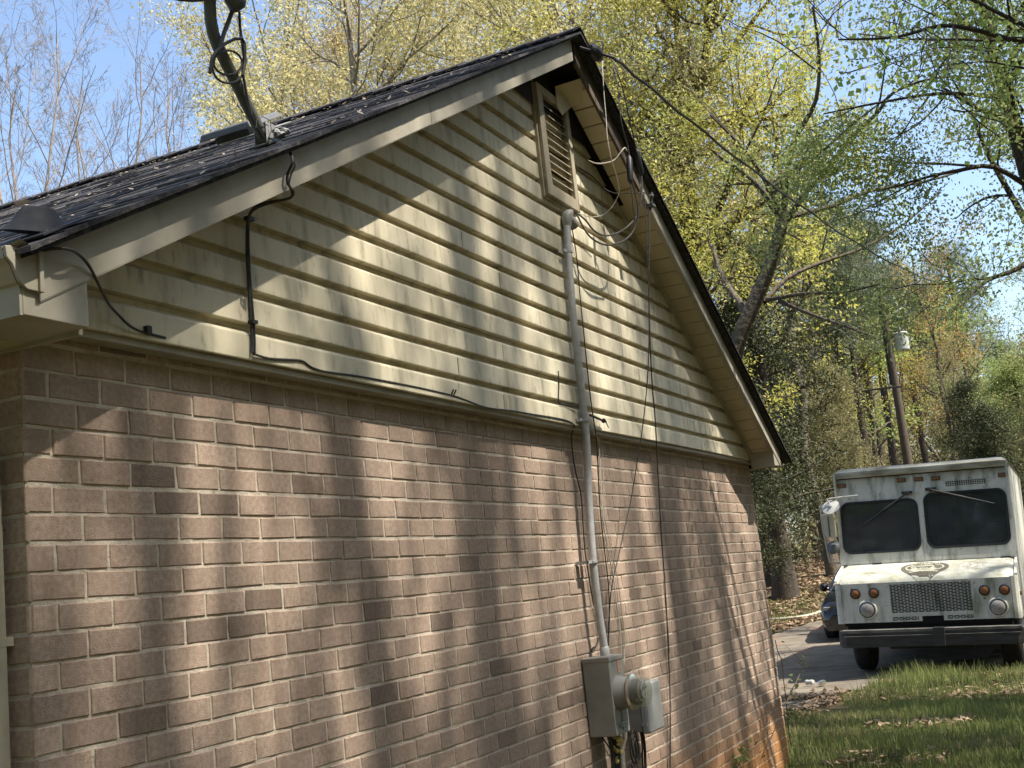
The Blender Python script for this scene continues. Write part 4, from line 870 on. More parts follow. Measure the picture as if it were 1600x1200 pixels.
# body shell
BLn = 6.4
mb = MB()
for s in (-1, 1):
    mb.box((min(s*W2, s*(W2-.03)), yb+.05, .62), (max(s*W2, s*(W2-.03)), BLn, 2.66))
mb.box((-W2+.03, BLn-.03, .62), (W2-.03, BLn, 2.66)); mb.box((-W2+.03, 1.0, .60), (W2-.03, BLn-.03, .66)); mb.box((-W2+.03, .78, 1.0), (W2-.03, .80, 1.46))
vb_(mb, 'body', M['vanwhite'])
# roof with rounded front visor
rp = [(yy(2.58)-.055, 2.585), (yy(2.58)-.075, 2.62), (yy(2.58)-.07, 2.665), (yy(2.58)-.03, 2.70), (yy(2.58)+.06, 2.715), (BLn+.02, 2.715), (BLn+.02, 2.66), (yy(2.58)+.05, 2.66), (yy(2.58)+.02, 2.585)]
mb = MB(); xs_ = [-W2-.012, -W2+.015, -W2+.06, -W2+.12, W2-.12, W2-.06, W2-.015, W2+.012]; dr = [.075, .03, .006, 0, 0, .006, .03, .075]; vs = []
for x, d_ in zip(xs_, dr):
    for (y, z) in rp: vs.append((x, y+(d_*.5 if y < 2 else 0), z-(d_ if z > 2.67 else d_*.2)))
n = len(rp); mb.add(vs, [(i*n+j, (i+1)*n+j, (i+1)*n+(j+1) % n, i*n+(j+1) % n) for i in range(len(xs_)-1) for j in range(n)]+[tuple(range(n)), tuple(7*n+j for j in range(n-1, -1, -1))]); vb_(mb, 'roof', M['vanroof'], smooth=True)
for x, z in ((-1.03, 2.49), (-.23, 2.505), (-.005, 2.50), (.215, 2.495), (1.06, 2.47)):
    mb = MB(); mb.box((x-.058, yy(z)-.020, z-.028), (x+.058, yy(z)-.001, z+.028)); ml = vb_(mb, 'marker_light', M['bumper'], bevel=.006)
    mb = MB(); mb.box((x-.050, yy(z)-.030, z-.020), (x+.050, yy(z)-.0202, z+.020)); mb.build('amber_lens', M['amber'], ml, bevel=.006, local=True)
mb = MB()
for i in range(18):
    for j in range(3): mb.box((.335+i*.0285, yy(2.4)-.003, 2.375+j*.024), (.335+i*.0285+.019, yy(2.4)-.0015, 2.375+j*.024+.016))
vb_(mb, 'vent_holes', M['dark'])
mb = MB(); rnd = random.Random(2)
for i in range(26): mb.lathe((-1.05+i*.084, yy(2.545)-.001, 2.548), (0, -1, 0), [(0, .006), (.004, .004)], 6)
for i in range(9): mb.lathe((.32+i*.07, yy(2.44)-.001, 2.455), (0, -1, 0), [(0, .006), (.004, .004)], 6); mb.lathe((.30+i*.07, yy(2.34)-.001, 2.355), (0, -1, 0), [(0, .006), (.004, .004)], 6)
vb_(mb, 'rivets', M['vanroof'])
mb = MB()
for x in (-.70, .93): mb.box((x, .70, 1.399), (x+.12, .739, 1.408))
mb.box((-1.1, .730, 1.394), (1.1, .7385, 1.400)); vb_(mb, 'hood_hinge', M['bumper'])
mb = MB(); mb.box((-1.10, .0, 1.094), (-1.02, -.002, 1.0965)); mb.box((-1.04, -.0015, .665), (-1.037, .0, 1.16)); mb.box((1.037, -.0015, .665), (1.04, .0, 1.16)); vb_(mb, 'panel_gap', M['dark'])
# wipers
def wiper(x0, z0, x1, z1):
    mb = MB(); mb.tube([(x0, yy(z0)-.05, z0), (x0*.45+x1*.55, yy(z0*.45+z1*.55)-.055, z0*.45+z1*.55)], .012, 6); mb.tube([(x0*.55+x1*.45, yy(z0*.55+z1*.45)-.045, z0*.55+z1*.45), (x1, yy(z1)-.03, z1)], .009, 6); mb.lathe((x0, yy(z0), z0), (0, -1, 0), [(0, .03), (.05, .025), (.07, .02)], 10); mb.box((x0-.07, yy(z0)-.045, z0-.012), (x0+.07, yy(z0)-.01, z0+.028))
    vb_(mb, 'wiper', M['bumper'])
wiper(-.17, 2.32, -.78, 1.93); wiper(.14, 2.345, .92, 2.10)
# mirrors on the left of the picture
mm = MB(); mm.tube([(-1.13, .90, 2.26), (-1.20, .78, 2.25), (-1.30, .74, 2.235), (-1.335, .74, 2.19), (-1.325, .74, 1.9), (-1.275, .74, 1.45), (-1.15, .82, 1.43)], .011, 7); ma = vb_(mm, 'mirror_arm', M['galv'], smooth=True)
mb = MB(); mb.prism([(-1.325, 2.10), (-1.235, 2.14), (-1.155, 2.12), (-1.145, 1.80), (-1.18, 1.76), (-1.28, 1.80), (-1.315, 1.84)], 1, .73, .80); vb_(mb, 'side_mirror', M['tan'], bevel=.015, fix=True)
mb = MB(); mb.box((-1.245, .722, 1.80), (-1.228, .731, 2.08)); mb.lathe((-1.21, .74, 1.66), (-.2, -.8, .45), [(-.03, .10), (0, .095), (.03, .05), (.05, .015)], 18); vb_(mb, 'lower_mirror', M['dishgrey'])
mb = MB(); mb.lathe((-1.165, .60, 2.20), (-.15, -.75, .55), [(-.012, .100), (0, .122), (.006, .120), (.016, .07), (.022, .02), (.03, .018)], 24); cm = vb_(mb, 'convex_mirror', M['plastic'], smooth=True)
mb = MB(); mb.tube([(-1.165, .585, 2.215), (-1.21, .60, 2.315), (-1.15, .64, 2.32), (-.80, .70, 2.335)], .012, 7); mb.lathe((-1.165, .575, 2.215), (0, -1, .5), [(0, .022), (.02, .016)], 10); vb_(mb, 'mirror_bracket', M['plastic'])
# bumper
mb = MB(); bpz = [(-.20, .36), (-.20, .56), (-.185, .575), (-.02, .575), (-.02, .36)]
xs_ = [-1.10, -1.06, -1.0, 1.06, 1.14, 1.17]; vs = []
for i, x in enumerate(xs_):
    k_ = .10 if i in (0, 5) else (.03 if i in (1, 4) else 0)
    for (y, z) in bpz: vs.append((x, min(y+k_, .0), z+(.03 if (i in (0, 5) and z < .4) else 0)))
n = 5; mb.add(vs, [(i*n+j, (i+1)*n+j, (i+1)*n+(j+1) % n, i*n+(j+1) % n) for i in range(5) for j in range(n)]+[tuple(range(n)), tuple(5*n+j for j in range(n-1, -1, -1))])
bo = vb_(mb, 'bumper', M['bumper'], bevel=.012, fix=True)
mb = MB(); mb.box((-1.05, -.203, .545), (1.12, -.03, .580)); mb.box((-1.03, -.206, .50), (1.1, -.2015, .506)); mb.build('bumper_edge', M['bumpertop'], bo, bevel=.006, local=True)
mb = MB(); mb.box((.075, -.212, .355), (.215, -.02, .588)); mb.build('bumper_bracket', M['bumper'], bo, bevel=.008, local=True)
# emblem on the hood and the older lettering ghost beside it
def hz(y): 
    for (a, b) in zip(hp[:-1], hp[1:]):
        if a[0] <= y <= b[0]: return a[1]+(b[1]-a[1])*(y-a[0])/max(b[0]-a[0], 1e-6)
    return hp[-1][1]
def onhood(x, t, lift=.004):                     # t 0 at the front lip, 1 at the windscreen
    y = .06+t*.62; return (x, y-.35*lift, hz(y)+lift)
em = []
for i in range(48):
    a = 2*math.pi*i/48; x = .30*math.cos(a); t = .54+.45*math.sin(a)
    if math.sin(a) < 0: t = .54-.64*(-math.sin(a))**1.0; x *= (1-.25*(-math.sin(a))**2)
    em.append((x+.0, max(t, -.07)))
mb = MB(); c0 = [onhood(x*.0, .5)]; rings = 6; vs = []
for k_ in range(1, rings+1):
    for (x, t) in em: vs.append(onhood(x*k_/rings, .45+(t-.45)*k_/rings))
n = len(em); fs = [(k_*n+i, k_*n+(i+1) % n, (k_+1)*n+(i+1) % n, (k_+1)*n+i) for k_ in range(rings-1) for i in range(n)]+[tuple(range(n))]
mb.add(vs, fs); emb = vb_(mb, 'emblem', M['emblem'])
mb = MB()
def stroke(pts, wd=.011):
    P3 = [onhood(x, t, .0075) for x, t in pts]
    for a, b in zip(P3[:-1], P3[1:]):
        a = Vector(a); b = Vector(b); d_ = b-a
        if d_.length < 1e-6: continue
        s_ = d_.cross(Vector((0, -.4, 1))).normalized()*wd; mb.add([a-s_, b-s_, b+s_, a+s_], [(0, 1, 2, 3)])
def arc(cx_, ct_, rx, rt, a0, a1, n=18): return [(cx_+rx*math.cos(R(a0+(a1-a0)*i/n)), ct_+rt*math.sin(R(a0+(a1-a0)*i/n))) for i in range(n+1)]
stroke(arc(0, .52, .235, .27, 118, 322, 26)); stroke(arc(0, .52, .235, .27, -38, 55, 12)); stroke(arc(-.01, .55, .155, .18, 150, 330)); stroke(arc(-.01, .58, .12, .20, 180, 360), .013); stroke([(-.13, .61), (.11, .61)], .009); stroke(arc(-.01, .46, .05, .05, 0, 360), .008); stroke([(-.09, .68), (.09, .68)], .010)
stroke([(-.18, .16), (-.06, .26), (.02, .30), (.16, .34)], .014); stroke([(.18, .16), (.06, .26), (-.02, .30), (-.16, .34)], .014); stroke([(-.17, .40), (-.02, .36), (.15, .41)], .012)
stroke([(-.185, .82), (-.16, .88), (-.11, .90), (-.07, .82)], .007)
for x0, seg_ in ((-.06, [(0, .74), (.02, .92)]), (-.025, [(0, .92), (.02, .76), (.035, .92)]), (.02, [(0, .75), (.02, .92), (.04, .75)]), (.065, [(0, .92), (.045, .92), (.0, .76)]), (.12, [(0, .76), (.005, .92), (.035, .86), (.0, .82)]), (.165, [(0, .90), (.01, .76)])):
    stroke([(x0+a, b) for a, b in seg_], .006)
vb_(mb, 'emblem_artwork', M['vanhood'], parent=van)
mb = MB()
for x0, seg_ in ((.38, [(0, .35), (.02, .75)]), (.43, [(0, .35), (.0, .70), (.05, .72), (.06, .4)]), (.52, [(0, .4), (.02, .72), (.06, .55), (.0, .40)]), (.61, [(0, .72), (.04, .74), (.045, .40), (.0, .42)]), (.70, [(.02, .42), (.03, .7)])):
    stroke([(x0+a, b) for a, b in seg_], .006)
M['ghost'] = mat('ghost_lettering', (0.40, 0.36, 0.31), 0.6, c2=(0.46, 0.44, 0.38), scale=20)
vb_(mb, 'ghost_lettering', M['ghost'])
# cabin interior seen through the windscreen
mb = MB(); mb.box((-1.09, .80, 1.42), (1.09, 1.25, 1.47)); mb.box((-1.09, 2.6, .66), (-.25, 2.64, 2.6)); mb.box((.30, 2.6, .66), (1.09, 2.64, 2.6)); mb.box((-1.09, .85, 2.57), (1.09, 2.6, 2.60)); vb_(mb, 'cab_lining', M['interior'])
mb = MB(); mb.box((.10, 2.2, 1.75), (.36, 2.23, 2.32)); vb_(mb, 'cab_panel', M['tan'])
mb = MB(); mb.box((.45, 1.7, .9), (.95, 1.85, 1.85)); mb.box((.45, 1.3, .9), (.95, 1.7, 1.1)); vb_(mb, 'seat', M['interior'], bevel=.05)
mb = MB(); mb.lathe((.70, 1.28, 1.52), (0, -.45, .9), [(0, .22), (.02, .235), (.04, .22)], 24); vb_(mb, 'steering_wheel', M['seal'])
# wheels
for x, y in ((-.93, .95), (.93, .95), (-.90, 4.8), (.90, 4.8)):
    mb = MB(); mb.lathe((x-.125, y, .36), (1, 0, 0), [(0, .22), (.0, .33), (.03, .375), (.06, .385), (.19, .385), (.22, .375), (.25, .33), (.25, .22)], 32); wl = vb_(mb, 'wheel', M['tyre'], smooth=True)
    mb = MB(); mb.lathe((x-.11 if x < 0 else x-.05, y, .36), (1, 0, 0), [(0, .05), (0, .2), (.16, .2), (.16, .05)], 20); mb.build('rim', M['plastic'], wl, local=True)
mb = MB(); mb.box((-.8, .9, .34), (.8, 1.0, .42)); mb.box((-1.0, 2.0, .25), (1.0, 5.6, .62)); mb.box((-.45, .3, .42), (-.35, 6.2, .6)); mb.box((.35, .3, .42), (.45, 6.2, .6)); mb.box((-.55, .5, .28), (.5, 1.5, .6)); vb_(mb, 'chassis', M['bumper'])
mb = MB(); mb.box((-1.145, .10, .93), (-1.123, .16, .98)); mb.box((1.123, .10, .93), (1.15, .16, .98)); vb_(mb, 'side_marker', M['amber'])

# ------------------------------------------------------------------ dark car behind the van
M['carpaint'] = mat('car_paint', (0.006, 0.007, 0.010), 0.16, spec=0.6); M['carglass'] = mat('car_glass', (0.02, 0.022, 0.024), 0.06, spec=0.8)
cb = D(1358, 999, 23.2)
car = thing('parked_car', 'black sedan parked on the driveway behind the white van', 'car', (cb[0], cb[1], terrain(cb[0], cb[1])+.03)); car.rotation_euler = Euler((0, R(.8), R(-90+2)))
def loft(sections, name, m, parent, smooth_=True):
    mb = MB(); n = len(sections[0]); vs = [p for s_ in sections for p in s_]
    mb.add(vs, [(i*n+j, i*n+(j+1) % n, (i+1)*n+(j+1) % n, (i+1)*n+j) for i in range(len(sections)-1) for j in range(n)]+[tuple(range(n)), tuple((len(sections)-1)*n+j for j in range(n-1, -1, -1))])
    return mb.build(name, m, parent, smooth=smooth_, local=True)
def csec(y, hw, z0, zt, zm):                     # car body cross section
    h = [(hw*.90, z0), (hw*.985, z0+.10), (hw, zm-.12), (hw*.985, zm), (hw*.93, zm+.06), (hw*.80, zt-.015), (hw*.5, zt+.01), (0, zt+.018)]
    return [(x, y, z) for x, z in h]+[(-x, y, z) for x, z in h[-2::-1]]
loft([csec(0.0, .70, .26, .58, .42), csec(.06, .80, .20, .67, .50), csec(.22, .875, .19, .76, .60), csec(.55, .91, .19, .85, .70), csec(.95, .92, .19, .91, .78), csec(1.4, .925, .19, .96, .84), csec(2.4, .93, .19, .98, .88), csec(3.6, .93, .19, .99, .90), csec(4.3, .91, .20, .98, .88), csec(4.75, .86, .24, .93, .80), csec(4.85, .78, .30, .80, .65)], 'body', M['carpaint'], car)
def gsec(y, hb_, zb_, ht, zt): return [(hb_, y, zb_), (hb_*.97, y, zb_+.05), (ht*1.03, y, zt-.08), (ht*.93, y, zt-.015), (0, y, zt+.01), (-ht*.93, y, zt-.015), (-ht*1.03, y, zt-.08), (-hb_*.97, y, zb_+.05), (-hb_, y, zb_)]
loft([gsec(1.25, .83, .90, .80, .965), gsec(1.55, .84, .92, .74, 1.10), gsec(1.95, .85, .93, .66, 1.32), gsec(2.3, .85, .93, .62, 1.42), gsec(3.0, .85, .93, .61, 1.44), gsec(3.6, .84, .93, .62, 1.36), gsec(4.2, .80, .93, .68, 1.08)], 'cabin_glass', M['carglass'], car)
loft([[(x, y, z+.012) for x, y, z in gsec(y_, .0, zt-.05, ht, zt)[2:7]]+[(0, y_, zt-.06)] for y_, ht, zt in ((2.05, .63, 1.345), (2.35, .615, 1.425), (3.0, .605, 1.445), (3.55, .61, 1.375))], 'roof_panel', M['carpaint'], car)
for s in (-1, 1): mb = MB(); mb.tube([(s*.835, 1.30, .95), (s*.76, 1.6, 1.12), (s*.675, 1.97, 1.315), (s*.64, 2.3, 1.40)], .032, 6); mb.build('windscreen_pillar', M['carpaint'], car, smooth=True, local=True)
for s in (-1, 1):
    mb = MB(); mb.prism([(s*.50, .60), (s*.60, .66), (s*.79, .655), (s*.815, .61), (s*.70, .565)], 1, .075, .24); mb.build('headlight', M['lens'], car, local=True, bevel=.01, fix=True)
    mb = MB(); mb.lathe((s*.98, 1.62, 1.0), (0, -1, 0), [(-.10, .055), (-.03, .095), (.06, .085), (.10, .04)], 14); mb.tube([(s*.86, 1.64, .96), (s*.96, 1.62, .98)], .025, 6); mb.build('wing_mirror', M['carpaint'], car, smooth=True, local=True)
    for y in (.95, 3.75):
        mb = MB(); mb.lathe((s*.82-.11, y, .32), (1, 0, 0), [(0, .2), (0, .29), (.03, .32), (.19, .32), (.22, .29), (.22, .2)], 26); wl = mb.build('wheel', M['tyre'], car, smooth=True, local=True)
        mb = MB(); mb.lathe((s*.82-.105, y, .32), (1, 0, 0), [(0, .04), (0, .2), (.21, .2), (.21, .04)], 14); mb.build('rim', M['galv'], wl, local=True)
mb = MB(); mb.box((-.45, -.012, .36), (.45, .05, .52)); mb.box((-.8, .10, .30), (-.52, .16, .36)); mb.box((.52, .10, .30), (.8, .16, .36)); mb.build('grille', M['dark'], car, local=True)
mb = MB(); mb.box((-.82, .05, .415), (-.48, .10, .43)); mb.box((.48, .05, .415), (.82, .10, .43)); mb.build('bumper_trim', M['chrome'], car, local=True)

# ------------------------------------------------------------------ trees
def tubes_np(branches):
    """branches: list of (pts Nx3, radii N, k) -> verts, quads"""
    V = []; Q = []; o = 0
    for pts, rad, k in branches:
        n = len(pts); t = np.gradient(pts, axis=0); t /= np.linalg.norm(t, axis=1, keepdims=True)+1e-9
        a = np.cross(t, [0.31, 0.52, 0.79]); a /= np.linalg.norm(a, axis=1, keepdims=True)+1e-9; b = np.cross(t, a)
        ang = np.arange(k)*2*math.pi/k
        ring = a[:, None, :]*np.cos(ang)[None, :, None]+b[:, None, :]*np.sin(ang)[None, :, None]
        V.append((pts[:, None, :]+ring*rad[:, None, None]).reshape(-1, 3))
        i = np.arange(n-1)[:, None]*k; j = np.arange(k)[None, :]; j2 = (j+1) % k
        Q.append((np.stack([i+j, i+j2, i+k+j2, i+k+j], -1).reshape(-1, 4))+o); o += n*k
    return np.concatenate(V), np.concatenate(Q)
def unit(v): return v/(np.linalg.norm(v)+1e-9)
def grow(rng, base_limbs, levels, side=None):
    """base_limbs: [(pts, radii)]; levels: list of dict(n, ratio, ang, wig, up, seg, r, start). returns branches, tips"""
    out = []; cur = []
    for pts, rad in base_limbs:
        pts = np.asarray(pts, float); rad = np.asarray(rad, float); out.append((pts, rad, 10)); cur.append((pts, rad, np.linalg.norm(np.diff(pts, axis=0), axis=1).sum()))
    for li, lv in enumerate(levels):
        nxt = []
        for pts, rad, L in cur:
            nch = max(1, int(lv['n']*(L if lv.get('perm') else 1)+rng.random()))
            for c in range(nch):
                t = lv['start']+(1-lv['start'])*(c+rng.random())/nch; f = t*(len(pts)-1); i = min(int(f), len(pts)-2); w_ = f-i
                p = pts[i]*(1-w_)+pts[i+1]*w_; r = rad[i]*(1-w_)+rad[i+1]*w_; d = unit(pts[i+1]-pts[i])
                a = rng.normal(size=3); a = unit(a-d*a.dot(d)); ang = R(lv['ang'])*(0.7+0.6*rng.random())
                nd = unit(d*math.cos(ang)+a*math.sin(ang))
                cl = L*lv['ratio']*(1.15-0.75*t*lv.get('tap', 1))*(0.6+0.8*rng.random()) if not lv.get('len') else lv['len']*(0.5+rng.random())*(1.2-lv.get('tap', .7)*t)
                n = lv['seg']; P_ = [p]; dd = nd
                for s_ in range(n):
                    dd = unit(dd+rng.normal(size=3)*lv['wig']+np.array([0, 0, lv['up']])); P_.append(P_[-1]+dd*cl/n)
                rr = min(r*0.8, lv['r']) if lv.get('rabs') else r*lv['r']
                R_ = np.linspace(rr, rr*0.35, n+1); P_ = np.array(P_)
                out.append((P_, R_, 6 if li == 0 else (4 if li == 1 else 3))); nxt.append((P_, R_, cl))
        cur = nxt
    tips = np.concatenate([c[0][1:] for c in cur]) if cur else np.zeros((0, 3))
    return out, tips
def leaves(rng, tips, per, spread, la, lb, hang=0.0, clump=1):
    c = np.repeat(tips, per, axis=0)+rng.normal(size=(len(tips)*per, 3))*spread
    n = len(c); a = rng.normal(size=(n, 3)); a[:, 2] -= hang; a /= np.linalg.norm(a, axis=1, keepdims=True)
    b = np.cross(a, rng.normal(size=(n, 3))); b /= np.linalg.norm(b, axis=1, keepdims=True)+1e-9
    s = (0.6+0.8*rng.random((n, 1))); la_, lb_ = la*s, lb*s
    V = np.stack([c-a*la_, c+b*lb_, c+a*la_, c-b*lb_], 1).reshape(-1, 3); Q = np.arange(4*n).reshape(-1, 4)
    ct = np.repeat(rng.random(len(tips)), per)*.5+rng.random(n)*.5
    return V, Q, ct
def add_tree(name, label, loc, branches, lf, wood, leafm, group=None, cat='tree', kindl='crown'):
    o = thing(name, label, cat, loc, group); L = np.asarray(loc, float)
    V, Q = tubes_np(branches); t = mesh_np('trunk', V-L, Q, wood, o); t.data.polygons.foreach_set('use_smooth', [True]*len(Q))
    if lf is not None: V, Q, tn = lf; mesh_np(kindl, V-L, Q, leafm, o, tone=tn)
    return o
def dup(root, loc, rz, s, label, group, leafm=None):
    r = root.copy(); col.objects.link(r); r.location = loc; r.rotation_euler = (0, 0, rz); r.scale = (s, s, s); r['label'] = label
    if group: r['group'] = group
    for ch in list(root.children):
        c = ch.copy(); col.objects.link(c); c.parent = r
        if leafm and ch.name.split('.')[0] in ('crown', 'foliage'): c.data = ch.data.copy(); c.data.materials[0] = leafm
    return r
def trunk_line(rng, base, h, r0, r1=None, n=9, wob=0.12, lean=(0, 0)):
    P_ = []; x, y = 0.0, 0.0
    for i in range(n):
        t = i/(n-1); P_.append((base[0]+x+lean[0]*t*h, base[1]+y+lean[1]*t*h, base[2]+h*t-(.15 if i == 0 else 0))); x += rng.normal()*wob*h/n; y += rng.normal()*wob*h/n
    rr = np.linspace(r0, r1 if r1 is not None else r0*.25, n); rr[0] *= 1.35; return np.array(P_), rr
def gpt(px, py, dist):
    p = D(px, py, dist); return p[0], p[1], terrain(p[0], p[1])
def gpt_top(px, py, dist): p = D(px, py, dist); return (p[0], p[1], terrain(p[0], p[1])), p[2]-terrain(p[0], p[1])
def lv(n, ratio, ang, wig, up, seg, r, start=.25, **k): return dict(n=n, ratio=ratio, ang=ang, wig=wig, up=up, seg=seg, r=r, start=start, **k)
# --- leafless trees on the left, beyond the roof
rng = np.random.default_rng(3)
LB = ['leafless tree left of the other bare trees, farthest left above the gutter', 'tall leafless tree whose thin twigs reach highest at the left', 'low leafless tree with crossing limbs above the dark pipe flashing',
      'leafless tree with upright forked twigs in the middle of the bare row', 'leafless tree just right of the middle of the bare row', 'small round leafless tree nearest the roof vent', 'leafless tree low behind the roof between two taller bare ones', 'faint leafless tree behind the two leftmost bare trees']
spots = [(-40, 80, 35), (75, 40, 34), (20, 140, 33), (135, 120, 40), (190, 92, 36), (262, 138, 40), (110, 190, 36), (-10, 100, 44)]
protos = []
for pi in range(3):
    base = (0, 0, 0); br, tp = grow(rng, [trunk_line(rng, base, 11.0, .10, .02, 12, .12)], [lv(17, .34, 36, .09, .08, 7, .5, .22), lv(8, .42, 36, .12, .06, 5, .5, .15), lv(5, .48, 36, .15, .04, 4, .55, .15), lv(3, .55, 36, .2, .02, 3, .6, .2)])
    for i, b in enumerate(br):
        np.maximum(b[1], .0042, out=b[1])
    protos.append(br)
for i, (a, b, d) in enumerate(spots):
    loc, h = gpt_top(a, b, d); pi = i % 3
    if i < 3:
        V = [(p*(h/11.0)+np.array(loc), r, k_) for p, r, k_ in protos[pi]]; nb_ = sum(1 for b in V if b[2] > 4)
        t = add_tree('bare_tree', LB[i], loc, V[:nb_], None, M['bark_grey'], None, 'leafless trees beyond the roof'); v_, q_ = tubes_np(V[nb_:]); mesh_np('crown', v_-np.array(loc), q_, M['bark_grey'], t); protos[pi] = (t, h)
    else:
        t0, h0 = protos[pi]; dup(t0, loc, i*1.3, h/h0, LB[i], 'leafless trees beyond the roof')

# --- pale spring trees behind the ridge
GP = 'pale spring trees behind the roof ridge'
def leafy(seed, name, label, loc, h, r0, wood, leafm, limbs=None, L=((1.6, 1.9, 50, .03), (3.2, .95, 45, .01), (5.5, .48, 42, -.01), (0, 0, 0, 0)), per=4, spread=.09, la=.036, lb=.016, start=.3, group=None, hang=.5, lean=(0, 0), keep=1.0, cull=None):
    """L: per level (children per metre of parent, length, angle, upward pull)"""
    rng = np.random.default_rng(seed); base = limbs or [trunk_line(rng, loc, h, r0, r0*.2, 10, .12, lean)]
    levels = [dict(n=n_, perm=True, len=l_, ang=a_, up=u_, wig=.13+.04*i, seg=(6, 5, 4, 3)[i], r=.6, start=start if i == 0 else .15, tap=.55, ratio=1) for i, (n_, l_, a_, u_) in enumerate(L) if l_]
    br, tp = grow(rng, base, levels); br = [(p, np.maximum(r, .004), k_) for p, r, k_ in br]
    if cull: tp = tp[[not cull(q) for q in tp]]; br = br[:len(base)]+[b for b in br[len(base):] if not cull(b[0][-1])]
    if keep < 1: tp = tp[rng.random(len(tp)) < keep]
    lf = leaves(rng, tp, per, spread, la, lb, hang)
    return add_tree(name, label, loc, br, lf, wood, leafm, group)
loc, h = gpt_top(575, -60, 25)
pale = leafy(21, 'spring_tree', 'pale yellow tree in new leaf rising behind the middle of the roof slope', loc, h, .17, M['bark_pale'], M['lf_pale'], L=((1.7, 3.3, 50, .06), (2.2, 1.5, 44, .02), (3.4, .75, 42, 0)), per=16, la=.040, lb=.017, start=.35, spread=.17)
for (a, b, d, rz, lm, lb_) in ((835, -120, 23, 2.2, None, 'pale tree with forked trunk rising straight behind the roof peak'), (410, 50, 29, 4.0, None, 'round pale yellow crown between the dish mast and the open sky'), (700, -60, 30, 1.0, 'lf_pale', 'pale tree between the two forked ones above the roof ridge'),
                         (505, 120, 33, 5.1, 'lf_orange', 'small orange-tinted tree low behind the roof ridge right of the dish mast')):
    l2, h2 = gpt_top(a, b, d); dup(pale, l2, rz, h2/h, lb_, GP, M[lm] if lm else None)

# --- big yellow-green hardwood right of the peak: limbs traced on the tree itself, twigs grown from them
def limb(pxs, dist, r0, r1, jy=0.0):
    pts = [D(a, b, dist+jy*i) for i, (a, b) in enumerate(pxs)]; return (np.array(smooth([tuple(p) for p in pts], 3), float), np.linspace(r0, r1, 3*(len(pxs)-1)+1))
gx = gpt(1150, 884, 21.5); 
lim = [limb([(1150, 884), (1118, 700), (1092, 480), (1078, 340), (1072, 260), (1073, 190)], 21.5, .21, .135), limb([(1073, 195), (1062, 100), (1058, 40), (1050, -60), (1040, -170)], 21.5, .10, .03, .1), limb([(1075, 215), (1088, 160), (1098, 110), (1110, 50), (1125, -20), (1140, -160)], 21.5, .12, .03, -.1),
       limb([(1088, 410), (1110, 350), (1135, 300), (1150, 240), (1165, 160)], 21.3, .085, .02, -.25), limb([(1074, 240), (1040, 200), (990, 150), (940, 100), (900, 60)], 21.6, .06, .02, .2), limb([(1104, 60), (1135, 20), (1150, -15)], 21.3, .05, .02, 0), limb([(1082, 350), (1050, 330), (1015, 300), (985, 250)], 21.3, .05, .015, -.1)]
big = leafy(31, 'hardwood_tree', 'big yellow-green hardwood tree with forked trunk just right of the roof peak', (gx[0], gx[1], gx[2]), 13, .2, M['bark'], M['lf_yellow'], limbs=lim, L=((1.6, 2.6, 55, .03), (2.8, 1.2, 48, .0), (4.2, .6, 42, -.02)), per=17, spread=.12, la=.034, lb=.013, start=.2)
gx = gpt(1085, 900, 15.5)
lim = [limb([(1085, 900), (1120, 700), (1150, 545), (1180, 470), (1205, 410), (1219, 360), (1224, 330)], 15.5, .125, .075), limb([(1224, 335), (1234, 244), (1250, 203), (1275, 156), (1280, 87), (1270, 10)], 15.5, .045, .014, -.15), limb([(1226, 350), (1262, 297), (1287, 272), (1334, 212), (1372, 175), (1397, 144), (1460, 122), (1537, 119)], 15.5, .042, .01, -.15),
       limb([(1197, 469), (1256, 459), (1319, 456), (1375, 444)], 15.4, .03, .008, -.3), limb([(1194, 472), (1231, 434), (1287, 409), (1350, 387), (1412, 350), (1470, 300)], 15.5, .034, .009, .2), limb([(1216, 470), (1275, 494), (1319, 509), (1375, 531)], 15.3, .028, .008, -.2), limb([(1222, 335), (1200, 290), (1175, 250), (1150, 220), (1110, 180)], 15.5, .036, .01, -.2),
       limb([(1226, 340), (1300, 322), (1360, 298), (1440, 285), (1520, 262)], 15.5, .04, .01, .3)]
lean_ = leafy(32, 'hardwood_tree', 'slim leaning tree with long crooked branches over the right slope of the roof', (gx[0], gx[1], gx[2]), 9, .13, M['bark'], M['lf_yg'], limbs=lim, L=((1.3, 1.9, 52, .03), (2.6, .9, 46, .0), (4.2, .45, 42, -.02)), per=22, spread=.10, la=.024, lb=.010, start=.15, cull=lambda q: q[2] < 4.0 or (q[2] < 8.3 and q[0] > 11.0 and q[1] < .95))
gx = gpt(1690, 830, 14)
lim = [limb([(1690, 830), (1660, 560), (1625, 360), (1597, 250), (1578, 185), (1562, 120), (1545, 60), (1528, -30), (1515, -150)], 14, .10, .035), limb([(1585, 205), (1560, 158), (1537, 150), (1469, 146), (1381, 159), (1287, 178)], 14, .035, .008, -.15), limb([(1620, 300), (1553, 261), (1500, 266), (1444, 278), (1370, 300)], 13.8, .035, .008, -.15),
       limb([(1630, 390), (1590, 420), (1540, 440), (1500, 480)], 13.8, .04, .01, -.2), limb([(1565, 120), (1600, 60), (1640, 10)], 13.8, .05, .02, -.3), limb([(1600, 260), (1640, 200), (1680, 150)], 13.7, .05, .02, -.2)]
rt = leafy(33, 'hardwood_tree', 'tree with dark curved trunk and small green leaves right of the van roof', (gx[0], gx[1], gx[2]), 9, .13, M['bark_dark'], M['lf_green'], limbs=lim, L=((1.5, 1.6, 52, .03), (2.8, .8, 46, .0), (4.4, .4, 42, -.02)), per=38, spread=.14, la=.022, lb=.012, start=.2)
gx = gpt(1900, 860, 9.5)
